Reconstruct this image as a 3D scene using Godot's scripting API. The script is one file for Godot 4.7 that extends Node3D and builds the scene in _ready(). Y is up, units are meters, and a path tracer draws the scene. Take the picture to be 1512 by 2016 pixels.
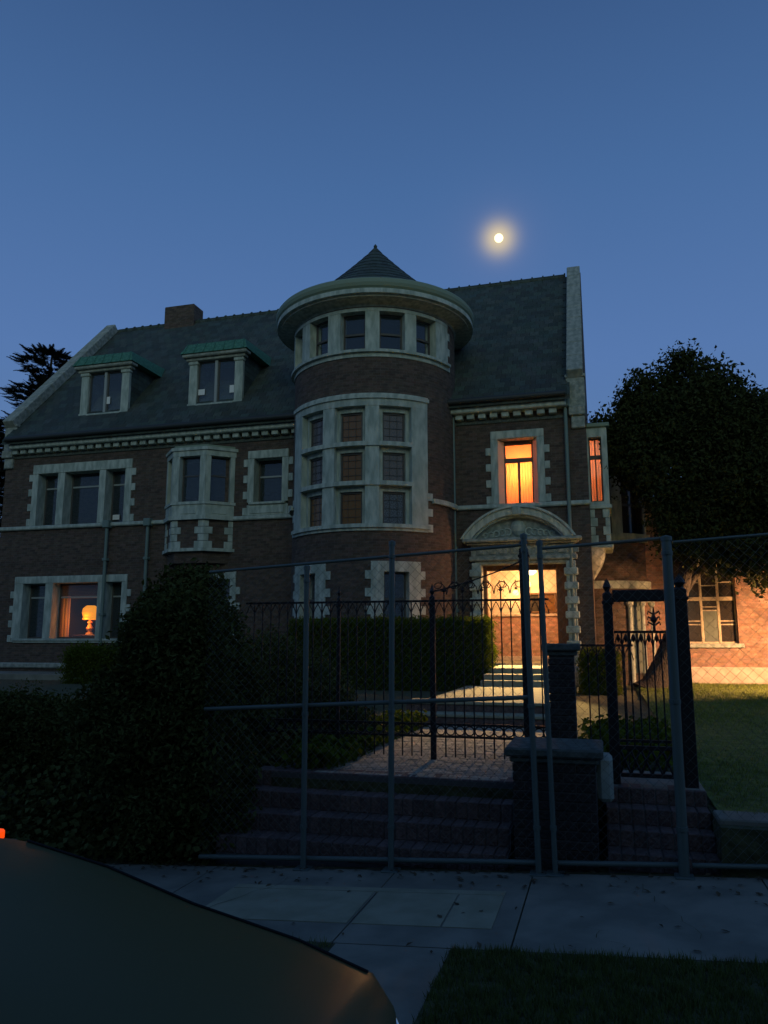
extends Node3D

var rng := RandomNumberGenerator.new()
var M := {}
var org := {}
var used := {}
const FZ := -22.0            # the plane of the front wall

# ---------------------------------------------------------------- small tools
func lin(r: float, g: float, b: float) -> Color:
	return Color(r, g, b).linear_to_srgb()

func gy(x: float) -> float:      # the street climbs gently to the right
	return 0.055 * clampf(x, -14.0, 10.0)

func nb() -> SurfaceTool:
	var st := SurfaceTool.new()
	st.begin(Mesh.PRIMITIVE_TRIANGLES)
	return st

func tri(st: SurfaceTool, a: Vector3, b: Vector3, c: Vector3) -> void:
	var n := (b - a).cross(c - a)
	if n.length_squared() < 1e-14:
		return
	n = n.normalized()
	for v in [a, c, b]:
		st.set_normal(n)
		st.set_uv(Vector2(v.x + v.z, v.y))
		st.add_vertex(v)

func quad(st: SurfaceTool, a: Vector3, b: Vector3, c: Vector3, d: Vector3) -> void:
	tri(st, a, b, c)
	tri(st, a, c, d)

func box(st: SurfaceTool, lo: Vector3, hi: Vector3, bev := 0.0, t := Transform3D()) -> void:
	var b := minf(bev, 0.3 * minf(hi.x - lo.x, minf(hi.y - lo.y, hi.z - lo.z)))
	if b <= 0.0:
		var p := []
		for i in 8:
			p.append(t * Vector3(hi.x if i & 1 else lo.x, hi.y if i & 2 else lo.y, hi.z if i & 4 else lo.z))
		quad(st, p[4], p[5], p[7], p[6]); quad(st, p[1], p[0], p[2], p[3])
		quad(st, p[5], p[1], p[3], p[7]); quad(st, p[0], p[4], p[6], p[2])
		quad(st, p[6], p[7], p[3], p[2]); quad(st, p[0], p[1], p[5], p[4])
		return
	var c := (lo + hi) / 2.0
	var h := (hi - lo) / 2.0
	var f := func(sx: int, sy: int, sz: int, ax: int) -> Vector3:   # corner of the face across axis ax
		var v := Vector3(sx * (h.x if ax == 0 else h.x - b), sy * (h.y if ax == 1 else h.y - b), sz * (h.z if ax == 2 else h.z - b))
		return t * (c + v)
	for s in [-1, 1]:
		var fs := [[f.call(s, -1, -1, 0), f.call(s, 1, -1, 0), f.call(s, 1, 1, 0), f.call(s, -1, 1, 0)], [f.call(-1, s, -1, 1), f.call(-1, s, 1, 1), f.call(1, s, 1, 1), f.call(1, s, -1, 1)], [f.call(-1, -1, s, 2), f.call(1, -1, s, 2), f.call(1, 1, s, 2), f.call(-1, 1, s, 2)]]
		for q in fs:
			if s > 0: quad(st, q[0], q[1], q[2], q[3])
			else: quad(st, q[3], q[2], q[1], q[0])
	var mid := t * c
	var out := func(q: Array) -> void:
		var n: Vector3 = (q[1] - q[0]).cross(q[2] - q[0])
		var flip: bool = n.dot((q[0] + q[1] + q[2]) / 3.0 - mid) < 0.0
		if flip: q.reverse()
		if q.size() == 4: quad(st, q[0], q[1], q[2], q[3])
		else: tri(st, q[0], q[1], q[2])
	for u in [-1, 1]:
		for v in [-1, 1]:
			out.call([f.call(u, v, -1, 0), f.call(u, v, 1, 0), f.call(u, v, 1, 1), f.call(u, v, -1, 1)])
			out.call([f.call(u, -1, v, 0), f.call(u, 1, v, 0), f.call(u, 1, v, 2), f.call(u, -1, v, 2)])
			out.call([f.call(-1, u, v, 1), f.call(1, u, v, 1), f.call(1, u, v, 2), f.call(-1, u, v, 2)])
			for w in [-1, 1]:
				out.call([f.call(u, v, w, 0), f.call(u, v, w, 1), f.call(u, v, w, 2)])

func bx(st: SurfaceTool, x0: float, x1: float, y0: float, y1: float, z0: float, z1: float, bev := 0.0) -> void:
	box(st, Vector3(minf(x0, x1), minf(y0, y1), minf(z0, z1)), Vector3(maxf(x0, x1), maxf(y0, y1), maxf(z0, z1)), bev)

# a smooth grid of points; normals from the neighbours; flip turns the face
func grid(st: SurfaceTool, rows: Array, flip := false, closed := false) -> void:
	var nr := rows.size()
	var nc: int = rows[0].size()
	var nor := []
	for i in nr:
		var line := PackedVector3Array()
		for j in nc:
			var a: Vector3 = rows[maxi(i - 1, 0)][j]
			var b: Vector3 = rows[mini(i + 1, nr - 1)][j]
			var jl := (j - 1 + nc - 1) % (nc - 1) if closed else maxi(j - 1, 0)
			var jr := (j + 1) % (nc - 1) if closed else mini(j + 1, nc - 1)
			var c: Vector3 = rows[i][jl]
			var d: Vector3 = rows[i][jr]
			var n := (d - c).cross(b - a)
			if n.length_squared() < 1e-12:
				var i2 := clampi(i, 1, nr - 2) if nr > 2 else i
				n = (Vector3(rows[i2][jr]) - Vector3(rows[i2][jl])).cross(b - a)
			line.append(n.normalized() * (-1.0 if flip else 1.0))
		nor.append(line)
	for i in nr - 1:
		for j in nc - 1:
			var k := [[i, j], [i, j + 1], [i + 1, j + 1], [i, j], [i + 1, j + 1], [i + 1, j]]
			if not flip:
				k = [k[0], k[2], k[1], k[3], k[5], k[4]]
			var p0: Vector3 = rows[i][j]
			if false: print(p0)
			for q in k:
				st.set_normal(nor[q[0]][q[1]])
				st.set_uv(Vector2(q[1], q[0]))
				st.add_vertex(rows[q[0]][q[1]])

func tube(st: SurfaceTool, pts: Array, r, sides := 6, cap := true) -> void:
	var rows := []
	var up := Vector3(0.123, 0.94, 0.31).normalized()
	for i in pts.size():
		var d: Vector3 = (Vector3(pts[mini(i + 1, pts.size() - 1)]) - Vector3(pts[maxi(i - 1, 0)])).normalized()
		if absf(d.dot(up)) > 0.97:
			up = Vector3(0.9, 0.1, 0.4).normalized()
		var e := d.cross(up).normalized()
		var g := e.cross(d).normalized()
		up = g
		var rr: float = r[i] if r is Array else r
		var line := PackedVector3Array()
		for k in sides + 1:
			var a := TAU * k / sides
			line.append(Vector3(pts[i]) + (e * cos(a) + g * sin(a)) * rr)
		rows.append(line)
	grid(st, rows, false, true)
	if cap:
		for k in sides:
			tri(st, pts[0], rows[0][k + 1], rows[0][k])
			tri(st, pts[-1], rows[-1][k], rows[-1][k + 1])

# profile of (radius, height) turned about the vertical through c
func lathe(st: SurfaceTool, prof: Array, c: Vector3, segs := 24, a0 := 0.0, a1 := TAU) -> void:
	var rows := []
	for p in prof:
		var line := PackedVector3Array()
		for k in segs + 1:
			var a := lerpf(a0, a1, float(k) / segs)
			line.append(c + Vector3(sin(a) * p.x, p.y, cos(a) * p.x))
		rows.append(line)
	for i in rows.size() - 1:      # hard edges between profile steps
		grid(st, [rows[i], rows[i + 1]], true, is_equal_approx(a1 - a0, TAU))

# a curved block of a round wall: angles in degrees from +z towards +x
func arc_block(st: SurfaceTool, c: Vector3, ri: float, ro: float, d0: float, d1: float, y0: float, y1: float, step := 3.0) -> void:
	var n := maxi(1, int(ceil((d1 - d0) / step)))
	var P := func(r: float, d: float, y: float) -> Vector3:
		var a := deg_to_rad(d)
		return Vector3(c.x + sin(a) * r, y, c.z + cos(a) * r)
	for k in n:
		var a := lerpf(d0, d1, float(k) / n)
		var b := lerpf(d0, d1, float(k + 1) / n)
		for face in 2:
			var r := ro if face == 0 else ri
			var s := 1.0 if face == 0 else -1.0
			var q := [[a, y0], [b, y0], [b, y1], [a, y0], [b, y1], [a, y1]]
			var o := [0, 2, 1, 3, 5, 4] if face == 0 else [0, 1, 2, 3, 4, 5]
			for i in o:
				var ang := deg_to_rad(q[i][0])
				st.set_normal(Vector3(sin(ang), 0, cos(ang)) * s)
				st.set_uv(Vector2(ang * ro, q[i][1]))
				st.add_vertex(P.call(r, q[i][0], q[i][1]))
		quad(st, P.call(ri, b, y1), P.call(ri, a, y1), P.call(ro, a, y1), P.call(ro, b, y1))
		quad(st, P.call(ri, a, y0), P.call(ri, b, y0), P.call(ro, b, y0), P.call(ro, a, y0))
	if d1 - d0 < 359.9:
		quad(st, P.call(ri, d0, y0), P.call(ro, d0, y0), P.call(ro, d0, y1), P.call(ri, d0, y1))
		quad(st, P.call(ro, d1, y0), P.call(ri, d1, y0), P.call(ri, d1, y1), P.call(ro, d1, y1))

func extrude(st: SurfaceTool, poly: PackedVector2Array, map: Callable, a: float, b: float) -> void:   # map(p, depth) -> Vector3, b is the front
	if Geometry2D.is_polygon_clockwise(poly):
		poly.reverse()
	var ids := Geometry2D.triangulate_polygon(poly)
	for i in range(0, ids.size(), 3):
		var p := poly[ids[i]]
		var q := poly[ids[i + 1]]
		var r := poly[ids[i + 2]]
		if (q - p).cross(r - p) < 0.0:
			var s := q
			q = r
			r = s
		tri(st, map.call(p, b), map.call(q, b), map.call(r, b))
		tri(st, map.call(p, a), map.call(r, a), map.call(q, a))
	for i in poly.size():
		var p := poly[i]
		var q := poly[(i + 1) % poly.size()]
		quad(st, map.call(p, a), map.call(q, a), map.call(q, b), map.call(p, b))

func xy(p: Vector2, d: float) -> Vector3: return Vector3(p.x, p.y, d)
func zy(p: Vector2, d: float) -> Vector3: return Vector3(d, p.y, -p.x)

# rectangles that are left of a wall when the holes [u0, u1, v0, v1] are cut
func cut(u0: float, u1: float, v0: float, v1: float, holes: Array) -> Array:
	var us := [u0, u1]
	var vs := [v0, v1]
	for h in holes:
		us.append_array([h[0], h[1]]); vs.append_array([h[2], h[3]])
	us.sort(); vs.sort()
	var out := []
	for j in vs.size() - 1:
		if vs[j + 1] - vs[j] < 1e-4: continue
		var start = null
		for i in us.size() - 1:
			if us[i + 1] - us[i] < 1e-4: continue
			var mu: float = (us[i] + us[i + 1]) / 2.0
			var mv: float = (vs[j] + vs[j + 1]) / 2.0
			var solid := mu > u0 and mu < u1 and mv > v0 and mv < v1
			for h in holes:
				if mu > h[0] and mu < h[1] and mv > h[2] and mv < h[3]:
					solid = false
			if solid:
				if start == null: start = us[i]
			elif start != null:
				out.append([start, us[i], vs[j], vs[j + 1]]); start = null
		if start != null:
			out.append([start, us[-1], vs[j], vs[j + 1]])
	return out

func name_for(parent: Node, called: String) -> String:
	var key := str(parent.get_instance_id()) + called
	var n: int = used.get(key, 0)
	used[key] = n + 1
	return called if n == 0 else "%s_%03d" % [called, n]

func thing(called: String, label: String, category: String, at: Vector3, group := "") -> Node3D:
	var o := Node3D.new()
	o.name = name_for(self, called)
	add_child(o, true)
	o.position = at
	org[o] = at
	tag(o, label, category, group)
	return o

func tag(o: Node, label: String, category: String, group := "") -> void:
	o.set_meta("label", label)
	o.set_meta("category", category)
	if group: o.set_meta("group", group)

func mesh_of(st: SurfaceTool) -> Array:      # [mesh about its own middle, where that middle is]
	var arr := st.commit_to_arrays()
	var v: PackedVector3Array = arr[Mesh.ARRAY_VERTEX]
	var bb := AABB(v[0], Vector3.ZERO)
	for p in v: bb = bb.expand(p)
	var c := bb.get_center()
	arr[Mesh.ARRAY_VERTEX] = Transform3D(Basis(), -c) * v
	var m := ArrayMesh.new()
	m.add_surface_from_arrays(Mesh.PRIMITIVE_TRIANGLES, arr)
	return [m, c]

func part(called: String, st: SurfaceTool, mat: Material, parent: Node = self, label := "") -> MeshInstance3D:
	var r := mesh_of(st)
	return put(called, r[0], r[1], mat, parent, label)

func put(called: String, mesh: Mesh, at: Vector3, skin: Material, parent: Node = self, label := "", basis := Basis()) -> MeshInstance3D:
	var o := MeshInstance3D.new()
	o.name = name_for(parent, called)
	o.mesh = mesh
	o.material_override = skin
	parent.add_child(o, true)
	var base: Vector3 = org.get(parent, Vector3.ZERO)
	o.transform = Transform3D(basis, at - base)
	org[o] = at
	if label: o.set_meta("label", label)
	return o

func struct(called: String, st: SurfaceTool, mat: Material) -> MeshInstance3D:
	var o := part(called, st, mat)
	o.set_meta("kind", "structure")
	return o

func solo(called: String, st: SurfaceTool, mat: Material, label: String, category: String, group := "") -> MeshInstance3D:
	var o := part(called, st, mat)
	tag(o, label, category, group)
	return o

# the same, joined into one real mesh
func merged(called: String, mesh: Mesh, skin: Material, where: Array, parent: Node, tints: Array) -> MeshInstance3D:
	var src := mesh.surface_get_arrays(0)
	var v0: PackedVector3Array = src[Mesh.ARRAY_VERTEX]
	var n0: PackedVector3Array = src[Mesh.ARRAY_NORMAL]
	var v := PackedVector3Array()
	var n := PackedVector3Array()
	var c := PackedColorArray()
	var c0 := PackedColorArray()
	c0.resize(v0.size())
	for i in where.size():
		var t: Transform3D = where[i]
		v.append_array(t * v0)
		n.append_array(Transform3D(t.basis.orthonormalized(), Vector3.ZERO) * n0)
		c0.fill(tints[i])
		c.append_array(c0)
	var base: Vector3 = org.get(parent, Vector3.ZERO)
	var arr := []
	arr.resize(Mesh.ARRAY_MAX)
	arr[Mesh.ARRAY_VERTEX] = Transform3D(Basis(), -base) * v
	arr[Mesh.ARRAY_NORMAL] = n
	arr[Mesh.ARRAY_COLOR] = c
	var m := ArrayMesh.new()
	m.add_surface_from_arrays(Mesh.PRIMITIVE_TRIANGLES, arr)
	return put(called, m, base, skin, parent)

func copies(called: String, mesh: Mesh, mat: Material, where: Array, parent: Node, tints: Array = []) -> MultiMeshInstance3D:
	var mm := MultiMesh.new()
	mm.transform_format = MultiMesh.TRANSFORM_3D
	mm.use_colors = tints.size() > 0
	mm.mesh = mesh
	mm.instance_count = where.size()
	for i in where.size():
		mm.set_instance_transform(i, where[i])
		if tints.size(): mm.set_instance_color(i, tints[i])
	var o := MultiMeshInstance3D.new()
	o.name = name_for(parent, called)
	o.multimesh = mm
	o.material_override = mat
	parent.add_child(o, true)
	o.position = -Vector3(org.get(parent, Vector3.ZERO))
	return o

# ---------------------------------------------------------------- materials
func noise_tex(f: float, seed_: int, c0: Color, c1: Color, oct := 4, size := 512, normal := false) -> NoiseTexture2D:
	var n := FastNoiseLite.new()
	n.noise_type = FastNoiseLite.TYPE_SIMPLEX_SMOOTH
	n.seed = seed_
	n.frequency = f
	n.fractal_octaves = oct
	var t := NoiseTexture2D.new()
	t.width = size; t.height = size
	t.seamless = true
	t.noise = n
	if normal:
		t.as_normal_map = true
		t.bump_strength = 6.0
	else:
		var g := Gradient.new()
		g.set_color(0, c0); g.set_color(1, c1)
		g.set_offset(0, 0.25); g.set_offset(1, 0.75)
		t.color_ramp = g
	return t

func mat(c: Color, rough := 0.8, metal := 0.0) -> StandardMaterial3D:
	var m := StandardMaterial3D.new()
	m.albedo_color = c
	m.roughness = rough
	m.metallic = metal
	return m

func tri_mat(tex: Texture2D, metres: Vector3, rough := 0.85, bump: Texture2D = null, depth := 0.3) -> StandardMaterial3D:
	var m := StandardMaterial3D.new()
	m.albedo_texture = tex
	m.roughness = rough
	m.uv1_triplanar = true
	m.uv1_world_triplanar = true
	m.uv1_triplanar_sharpness = 8.0
	m.uv1_scale = Vector3(1.0 / metres.x, 1.0 / metres.y, 1.0 / metres.z)
	if bump:
		m.heightmap_enabled = true
		m.heightmap_texture = bump
		m.heightmap_scale = depth
	return m

# courses of bricks or slates: [colour picture, height picture]
func courses(w: int, h: int, nx: int, ny: int, joint: int, base: Color, spread: float, mortar: Color, sd: int, overlap := false) -> Array:
	var r := RandomNumberGenerator.new()
	r.seed = sd
	var im := Image.create(w, h, false, Image.FORMAT_RGB8)
	var hm := Image.create(w, h, false, Image.FORMAT_RGB8)
	im.fill(mortar.linear_to_srgb())
	hm.fill(Color(0.2, 0.2, 0.2))
	var bw := float(w) / nx
	var bh := float(h) / ny
	for j in ny:
		for i in nx:
			var x0 := int(i * bw + (bw / 2.0 if j % 2 else 0.0))
			var k := 1.0 + r.randf_range(-spread, spread)
			var c := Color(base.r * k * r.randf_range(0.9, 1.1), base.g * k, base.b * k * r.randf_range(0.9, 1.1)).linear_to_srgb()
			var hgt := r.randf_range(0.75, 1.0)
			var rw := int(bw) - joint
			for wrap in 2:
				var rx := x0 - wrap * w
				im.fill_rect(Rect2i(rx, int(j * bh), rw, int(bh) - joint), c)
				if overlap:
					for q in int(bh):
						var v := 0.25 + 0.75 * float(q) / bh * hgt
						hm.fill_rect(Rect2i(rx, int(j * bh) + q, rw, 1), Color(v, v, v))
				else:
					hm.fill_rect(Rect2i(rx, int(j * bh), rw, int(bh) - joint), Color(hgt, hgt, hgt))
	var n := FastNoiseLite.new()
	n.seed = sd; n.frequency = 0.08; n.fractal_octaves = 3
	var n2 := FastNoiseLite.new()
	n2.seed = sd + 9; n2.frequency = 0.012
	for y in h:
		for x in w:
			var c := im.get_pixel(x, y)
			var ed := minf(1.0, minf(x, w - x) / 40.0) * minf(1.0, minf(y, h - y) / 40.0)
			var f := 1.0 + 0.16 * n.get_noise_2d(x, y) + 0.22 * n2.get_noise_2d(x, y) * ed
			im.set_pixel(x, y, Color(c.r * f, c.g * f, c.b * f))
	im.generate_mipmaps()
	return [ImageTexture.create_from_image(im), ImageTexture.create_from_image(hm)]

func make_materials() -> void:
	var white := Color(1, 1, 1)
	var black := Color(0, 0, 0)
	var bump := noise_tex(0.03, 5, black, white, 5)
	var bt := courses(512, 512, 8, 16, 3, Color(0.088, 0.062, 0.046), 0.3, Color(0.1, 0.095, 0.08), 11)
	M.brick = tri_mat(bt[0], Vector3(1.72, 1.2, 1.72), 0.9, bt[1], 0.8)
	M.brick_uv = StandardMaterial3D.new()
	M.brick_uv.albedo_texture = bt[0]
	M.brick_uv.roughness = 0.9
	M.brick_uv.uv1_scale = Vector3(1.0 / 1.72, -1.0 / 1.2, 1)
	M.brick_uv.heightmap_enabled = true
	M.brick_uv.heightmap_texture = bt[1]
	M.brick_uv.heightmap_scale = 0.8
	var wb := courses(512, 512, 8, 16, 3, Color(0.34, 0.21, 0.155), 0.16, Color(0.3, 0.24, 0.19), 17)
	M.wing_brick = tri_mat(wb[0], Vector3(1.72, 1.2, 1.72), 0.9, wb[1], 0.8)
	var sl := courses(512, 512, 8, 10, 2, Color(0.046, 0.064, 0.052), 0.3, Color(0.02, 0.025, 0.025), 23, true)
	M.slate = tri_mat(sl[0], Vector3(2.0, 1.8, 2.0), 0.75, sl[1], 2.0)
	M.stone = tri_mat(noise_tex(0.012, 31, lin(0.28, 0.335, 0.29), lin(0.46, 0.51, 0.45), 6), Vector3(1.3, 4.5, 1.3), 0.85, bump, 0.3)
	M.stone_dark = tri_mat(noise_tex(0.015, 32, lin(0.2, 0.23, 0.2), lin(0.36, 0.38, 0.33), 5), Vector3(1.7, 1.7, 1.7), 0.9, bump, 0.4)
	M.copper = tri_mat(noise_tex(0.02, 33, lin(0.035, 0.14, 0.095), lin(0.075, 0.22, 0.15), 5), Vector3(1.2, 1.2, 1.2), 0.7, bump, 0.4)
	M.lead = mat(lin(0.2, 0.26, 0.19), 0.75)
	M.gutter = mat(lin(0.03, 0.035, 0.035), 0.6)
	M.pipe = mat(lin(0.14, 0.2, 0.18), 0.6)
	M.sash = mat(lin(0.07, 0.065, 0.06), 0.6)
	M.sash_pale = mat(lin(0.3, 0.33, 0.32), 0.6)
	M.sash_wing = mat(lin(0.6, 0.52, 0.36), 0.6)
	M.glass = mat(Color(0.75, 0.85, 0.9, 0.06), 0.04)
	M.glass.transparency = BaseMaterial3D.TRANSPARENCY_ALPHA
	M.glass.metallic_specular = 0.6
	M.wing_glass = mat(lin(0.05, 0.045, 0.04), 0.12)
	M.wing_glass_pale = mat(lin(0.16, 0.2, 0.17), 0.3)
	for i in 3:
		var tones := [[lin(0.10, 0.11, 0.12), lin(0.22, 0.16, 0.13)], [lin(0.30, 0.11, 0.03), lin(0.18, 0.14, 0.07)], [lin(0.16, 0.19, 0.21), lin(0.06, 0.06, 0.07)]]
		M["stained%d" % i] = tri_mat(noise_tex(0.05, 40 + i, tones[i][0], tones[i][1], 2, 256), Vector3(0.5, 0.5, 0.5), 0.25)
		M["stained%d" % i].backlight_enabled = true
		M["stained%d" % i].backlight = Color(0.7, 0.6, 0.5)
	M.concrete = tri_mat(noise_tex(0.01, 51, lin(0.16, 0.16, 0.125), lin(0.235, 0.23, 0.18), 6), Vector3(3.1, 3.1, 3.1), 0.9, bump, 0.2)
	M.concrete_pale = tri_mat(noise_tex(0.012, 52, lin(0.25, 0.25, 0.165), lin(0.31, 0.305, 0.21), 6), Vector3(2.1, 2.1, 2.1), 0.9, bump, 0.2)  # pale concrete; on the sidewalk it also paints a patch of light
	M.asphalt = tri_mat(noise_tex(0.08, 53, lin(0.03, 0.03, 0.032), lin(0.07, 0.07, 0.07), 5), Vector3(2.0, 2.0, 2.0), 0.9, bump, 0.6)
	M.soil = tri_mat(noise_tex(0.02, 54, lin(0.045, 0.05, 0.02), lin(0.08, 0.085, 0.035), 6), Vector3(2.7, 2.7, 2.7), 1.0, bump, 2.0)
	M.lawn = tri_mat(noise_tex(0.015, 55, lin(0.08, 0.115, 0.016), lin(0.125, 0.165, 0.026), 6), Vector3(3.7, 3.7, 3.7), 1.0, bump, 2.0)
	M.blade = mat(lin(0.14, 0.185, 0.03), 0.7)
	M.blade.backlight_enabled = true
	M.blade.backlight = Color(0.4, 0.4, 0.2)
	M.blade.vertex_color_use_as_albedo = true
	for k in ["leaf_tree", "leaf_shrub", "leaf_hedge", "needle"]:
		var c: Color = {"leaf_tree": lin(0.042, 0.05, 0.02), "leaf_shrub": lin(0.08, 0.092, 0.03), "leaf_hedge": lin(0.09, 0.125, 0.02), "needle": lin(0.04, 0.045, 0.035)}[k]
		M[k] = mat(c, 0.9)
		M[k].metallic_specular = 0.15
		M[k].vertex_color_use_as_albedo = true
		M[k].backlight_enabled = true
		M[k].backlight = Color(0.8, 0.8, 0.35) if k == "leaf_hedge" else Color(0.3, 0.3, 0.15)
	M.bark = tri_mat(noise_tex(0.03, 56, lin(0.02, 0.017, 0.014), lin(0.05, 0.042, 0.033), 5), Vector3(0.8, 2.4, 0.8), 0.95, bump, 2.0)
	M.iron = mat(lin(0.012, 0.012, 0.014), 0.5, 0.2)
	M.zinc = mat(lin(0.115, 0.15, 0.135), 0.55, 0.3)
	M.wire = mat(lin(0.13, 0.145, 0.135), 0.55, 0.3)
	for i in 4:
		var k: float = [0.9, 1.0, 1.12, 0.8][i]
		M["piece%d" % i] = tri_mat(noise_tex(0.03, 60 + i, lin(0.10 * k, 0.065 * k, 0.058 * k), lin(0.16 * k, 0.11 * k, 0.095 * k), 5, 256), Vector3(0.6, 0.6, 0.6), 0.9, bump, 0.5)
		M["paver%d" % i] = tri_mat(noise_tex(0.03, 70 + i, lin(0.3 * k, 0.26 * k, 0.19 * k), lin(0.42 * k, 0.37 * k, 0.28 * k), 5, 256), Vector3(0.6, 0.6, 0.6), 0.9, bump, 0.5)
	M.cap_stone = tri_mat(noise_tex(0.02, 34, lin(0.06, 0.075, 0.065), lin(0.12, 0.14, 0.12), 5), Vector3(1.1, 1.1, 1.1), 0.9, bump, 0.4)
	M.casing = mat(lin(0.75, 0.62, 0.45), 0.6)
	for i in 4:
		var k: float = [0.9, 1.0, 1.12, 0.8][i]
		M["dark%d" % i] = tri_mat(noise_tex(0.03, 90 + i, lin(0.026 * k, 0.021 * k, 0.019 * k), lin(0.045 * k, 0.036 * k, 0.032 * k), 5, 256), Vector3(0.6, 0.6, 0.6), 0.9, bump, 0.5)
	M.slate_piece = tri_mat(noise_tex(0.03, 97, lin(0.75, 0.75, 0.75), lin(1.0, 1.0, 1.0), 5, 256), Vector3(0.9, 0.9, 0.9), 0.7, bump, 0.6)
	M.slate_piece.vertex_color_use_as_albedo = true
	M.litter = mat(lin(0.07, 0.05, 0.025), 0.9)
	M.litter.vertex_color_use_as_albedo = true
	M.mortar = mat(lin(0.1, 0.095, 0.09), 0.95)
	M.plaster = tri_mat(noise_tex(0.01, 81, lin(0.5, 0.42, 0.34), lin(0.62, 0.53, 0.44), 4), Vector3(2, 2, 2), 0.85)
	var pb := courses(512, 512, 8, 16, 3, Color(0.46, 0.27, 0.19), 0.16, Color(0.4, 0.32, 0.26), 19)
	M.porch_brick = tri_mat(pb[0], Vector3(1.72, 1.2, 1.72), 0.9, wb[1], 0.5)
	M.wood = tri_mat(noise_tex(0.02, 82, lin(0.09, 0.045, 0.02), lin(0.16, 0.08, 0.035), 5), Vector3(0.4, 2.5, 0.4), 0.55)
	M.room = mat(lin(0.45, 0.28, 0.14), 0.9)
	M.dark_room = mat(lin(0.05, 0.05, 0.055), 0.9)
	M.curtain = mat(lin(0.82, 0.62, 0.44), 0.9)
	M.curtain.backlight_enabled = true
	M.curtain.backlight = Color(1, 0.9, 0.7)
	M.red_drape = mat(lin(0.75, 0.32, 0.14), 0.9)
	M.red_drape.backlight_enabled = true
	M.red_drape.backlight = Color(1, 0.9, 0.8)
	M.paper = mat(lin(0.75, 0.75, 0.72), 0.9)
	M.blind = mat(lin(0.2, 0.12, 0.05), 0.8)

func glow(c: Color, e: float) -> StandardMaterial3D:
	var m := mat(c, 0.5)
	m.emission_enabled = true
	m.emission = c
	m.emission_energy_multiplier = e
	return m

func omni(parent: Node, called: String, at: Vector3, c: Color, e: float, size: float) -> void:
	var l := OmniLight3D.new()
	l.name = called
	l.light_color = c
	l.light_energy = e
	l.light_size = size
	l.omni_range = 40.0
	l.omni_attenuation = 2.0
	l.shadow_enabled = true
	parent.add_child(l, true)
	l.position = at - Vector3(org.get(parent, Vector3.ZERO))

# ---------------------------------------------------------------- sky
const MOON := Vector3(-0.1296, 0.4829, -0.8660)   # set again from the picture in _ready

func sky_panorama(moon: Vector3) -> ImageTexture:
	var w := 2048
	var h := 1024
	var d := PackedFloat32Array()
	d.resize(w * h * 3)
	# zenith to horizon, linear light
	var stops := [[90.0, Color(0.022, 0.055, 0.15)], [45.0, Color(0.038, 0.092, 0.228)], [32.0, Color(0.062, 0.145, 0.335)], [20.0, Color(0.092, 0.186, 0.415)], [8.0, Color(0.11, 0.205, 0.39)], [0.0, Color(0.1, 0.19, 0.36)], [-90.0, Color(0.03, 0.04, 0.06)]]
	for y in h:
		var el := 90.0 - 180.0 * (y + 0.5) / h
		var c: Color = stops[-1][1]
		for k in stops.size() - 1:
			if el <= stops[k][0] and el > stops[k + 1][0]:
				c = stops[k + 1][1].lerp(stops[k][1], (el - stops[k + 1][0]) / (stops[k][0] - stops[k + 1][0]))
		for x in w:
			var r := c.r
			var g := c.g
			var b := c.b
			if absf(el - rad_to_deg(asin(moon.y))) < 9.0:
				var az := TAU * (x + 0.5) / w
				var ce := cos(deg_to_rad(el))
				var ang := rad_to_deg(acos(clampf(Vector3(sin(az) * ce, sin(deg_to_rad(el)), -cos(az) * ce).dot(moon), -1.0, 1.0)))
				if ang < 9.0:      # the aureole that thin haze draws round the moon
					var a := exp(-pow(ang / 1.0, 2.0))
					var a2 := exp(-ang / 1.6) * (1.0 - ang / 9.0)
					r += 0.62 * a + 0.08 * a2
					g += 0.42 * a + 0.042 * a2
					b += 0.0 * a + 0.04 * a2
			var o := (y * w + x) * 3
			d[o] = r; d[o + 1] = g; d[o + 2] = b
	return ImageTexture.create_from_image(Image.create_from_data(w, h, false, Image.FORMAT_RGBF, d.to_byte_array()))

func _ready() -> void:
	rng.seed = 7
	var cam := Camera3D.new()
	cam.name = "camera"
	add_child(cam)
	cam.position = Vector3(0, 1.8, 0)
	cam.rotation = Vector3(deg_to_rad(9.5), deg_to_rad(15.7), 0)
	cam.fov = 67.31
	cam.near = 0.05
	cam.far = 6000.0
	cam.current = true
	var moon_dir := (cam.basis * Vector3((982.0 - 756.0) / 1514.0, -(469.0 - 1008.0) / 1514.0, -1)).normalized()
	var env := Environment.new()
	var sky := Sky.new()
	var pano := PanoramaSkyMaterial.new()
	pano.panorama = sky_panorama(moon_dir)
	sky.sky_material = pano
	env.background_mode = Environment.BG_SKY
	env.sky = sky
	env.background_energy_multiplier = 1.0
	env.tonemap_mode = Environment.TONE_MAPPER_LINEAR
	env.tonemap_exposure = 1.0
	env.sdfgi_enabled = true
	env.ssao_enabled = true
	env.ssil_enabled = true
	var we := WorldEnvironment.new()
	we.name = "world_environment"
	we.environment = env
	add_child(we)
	# the last of the western light, low behind the photographer and spread wide
	var sun := DirectionalLight3D.new()
	sun.name = "western_afterglow"
	sun.light_color = Color(0.92, 1.0, 0.80)
	sun.light_energy = 0.155
	sun.light_angular_distance = 40.0
	sun.shadow_enabled = true
	sun.sky_mode = DirectionalLight3D.SKY_MODE_LIGHT_ONLY
	add_child(sun)
	sun.rotation = Vector3(deg_to_rad(-14), deg_to_rad(18), 0)

	make_materials()
	ground()
	shade_houses()
	mansion()
	porch()
	lit_rooms()
	wing()
	front_stairs()
	iron_work()
	chain_fence()
	plants()
	parked_car()
	small_things(moon_dir)

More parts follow.
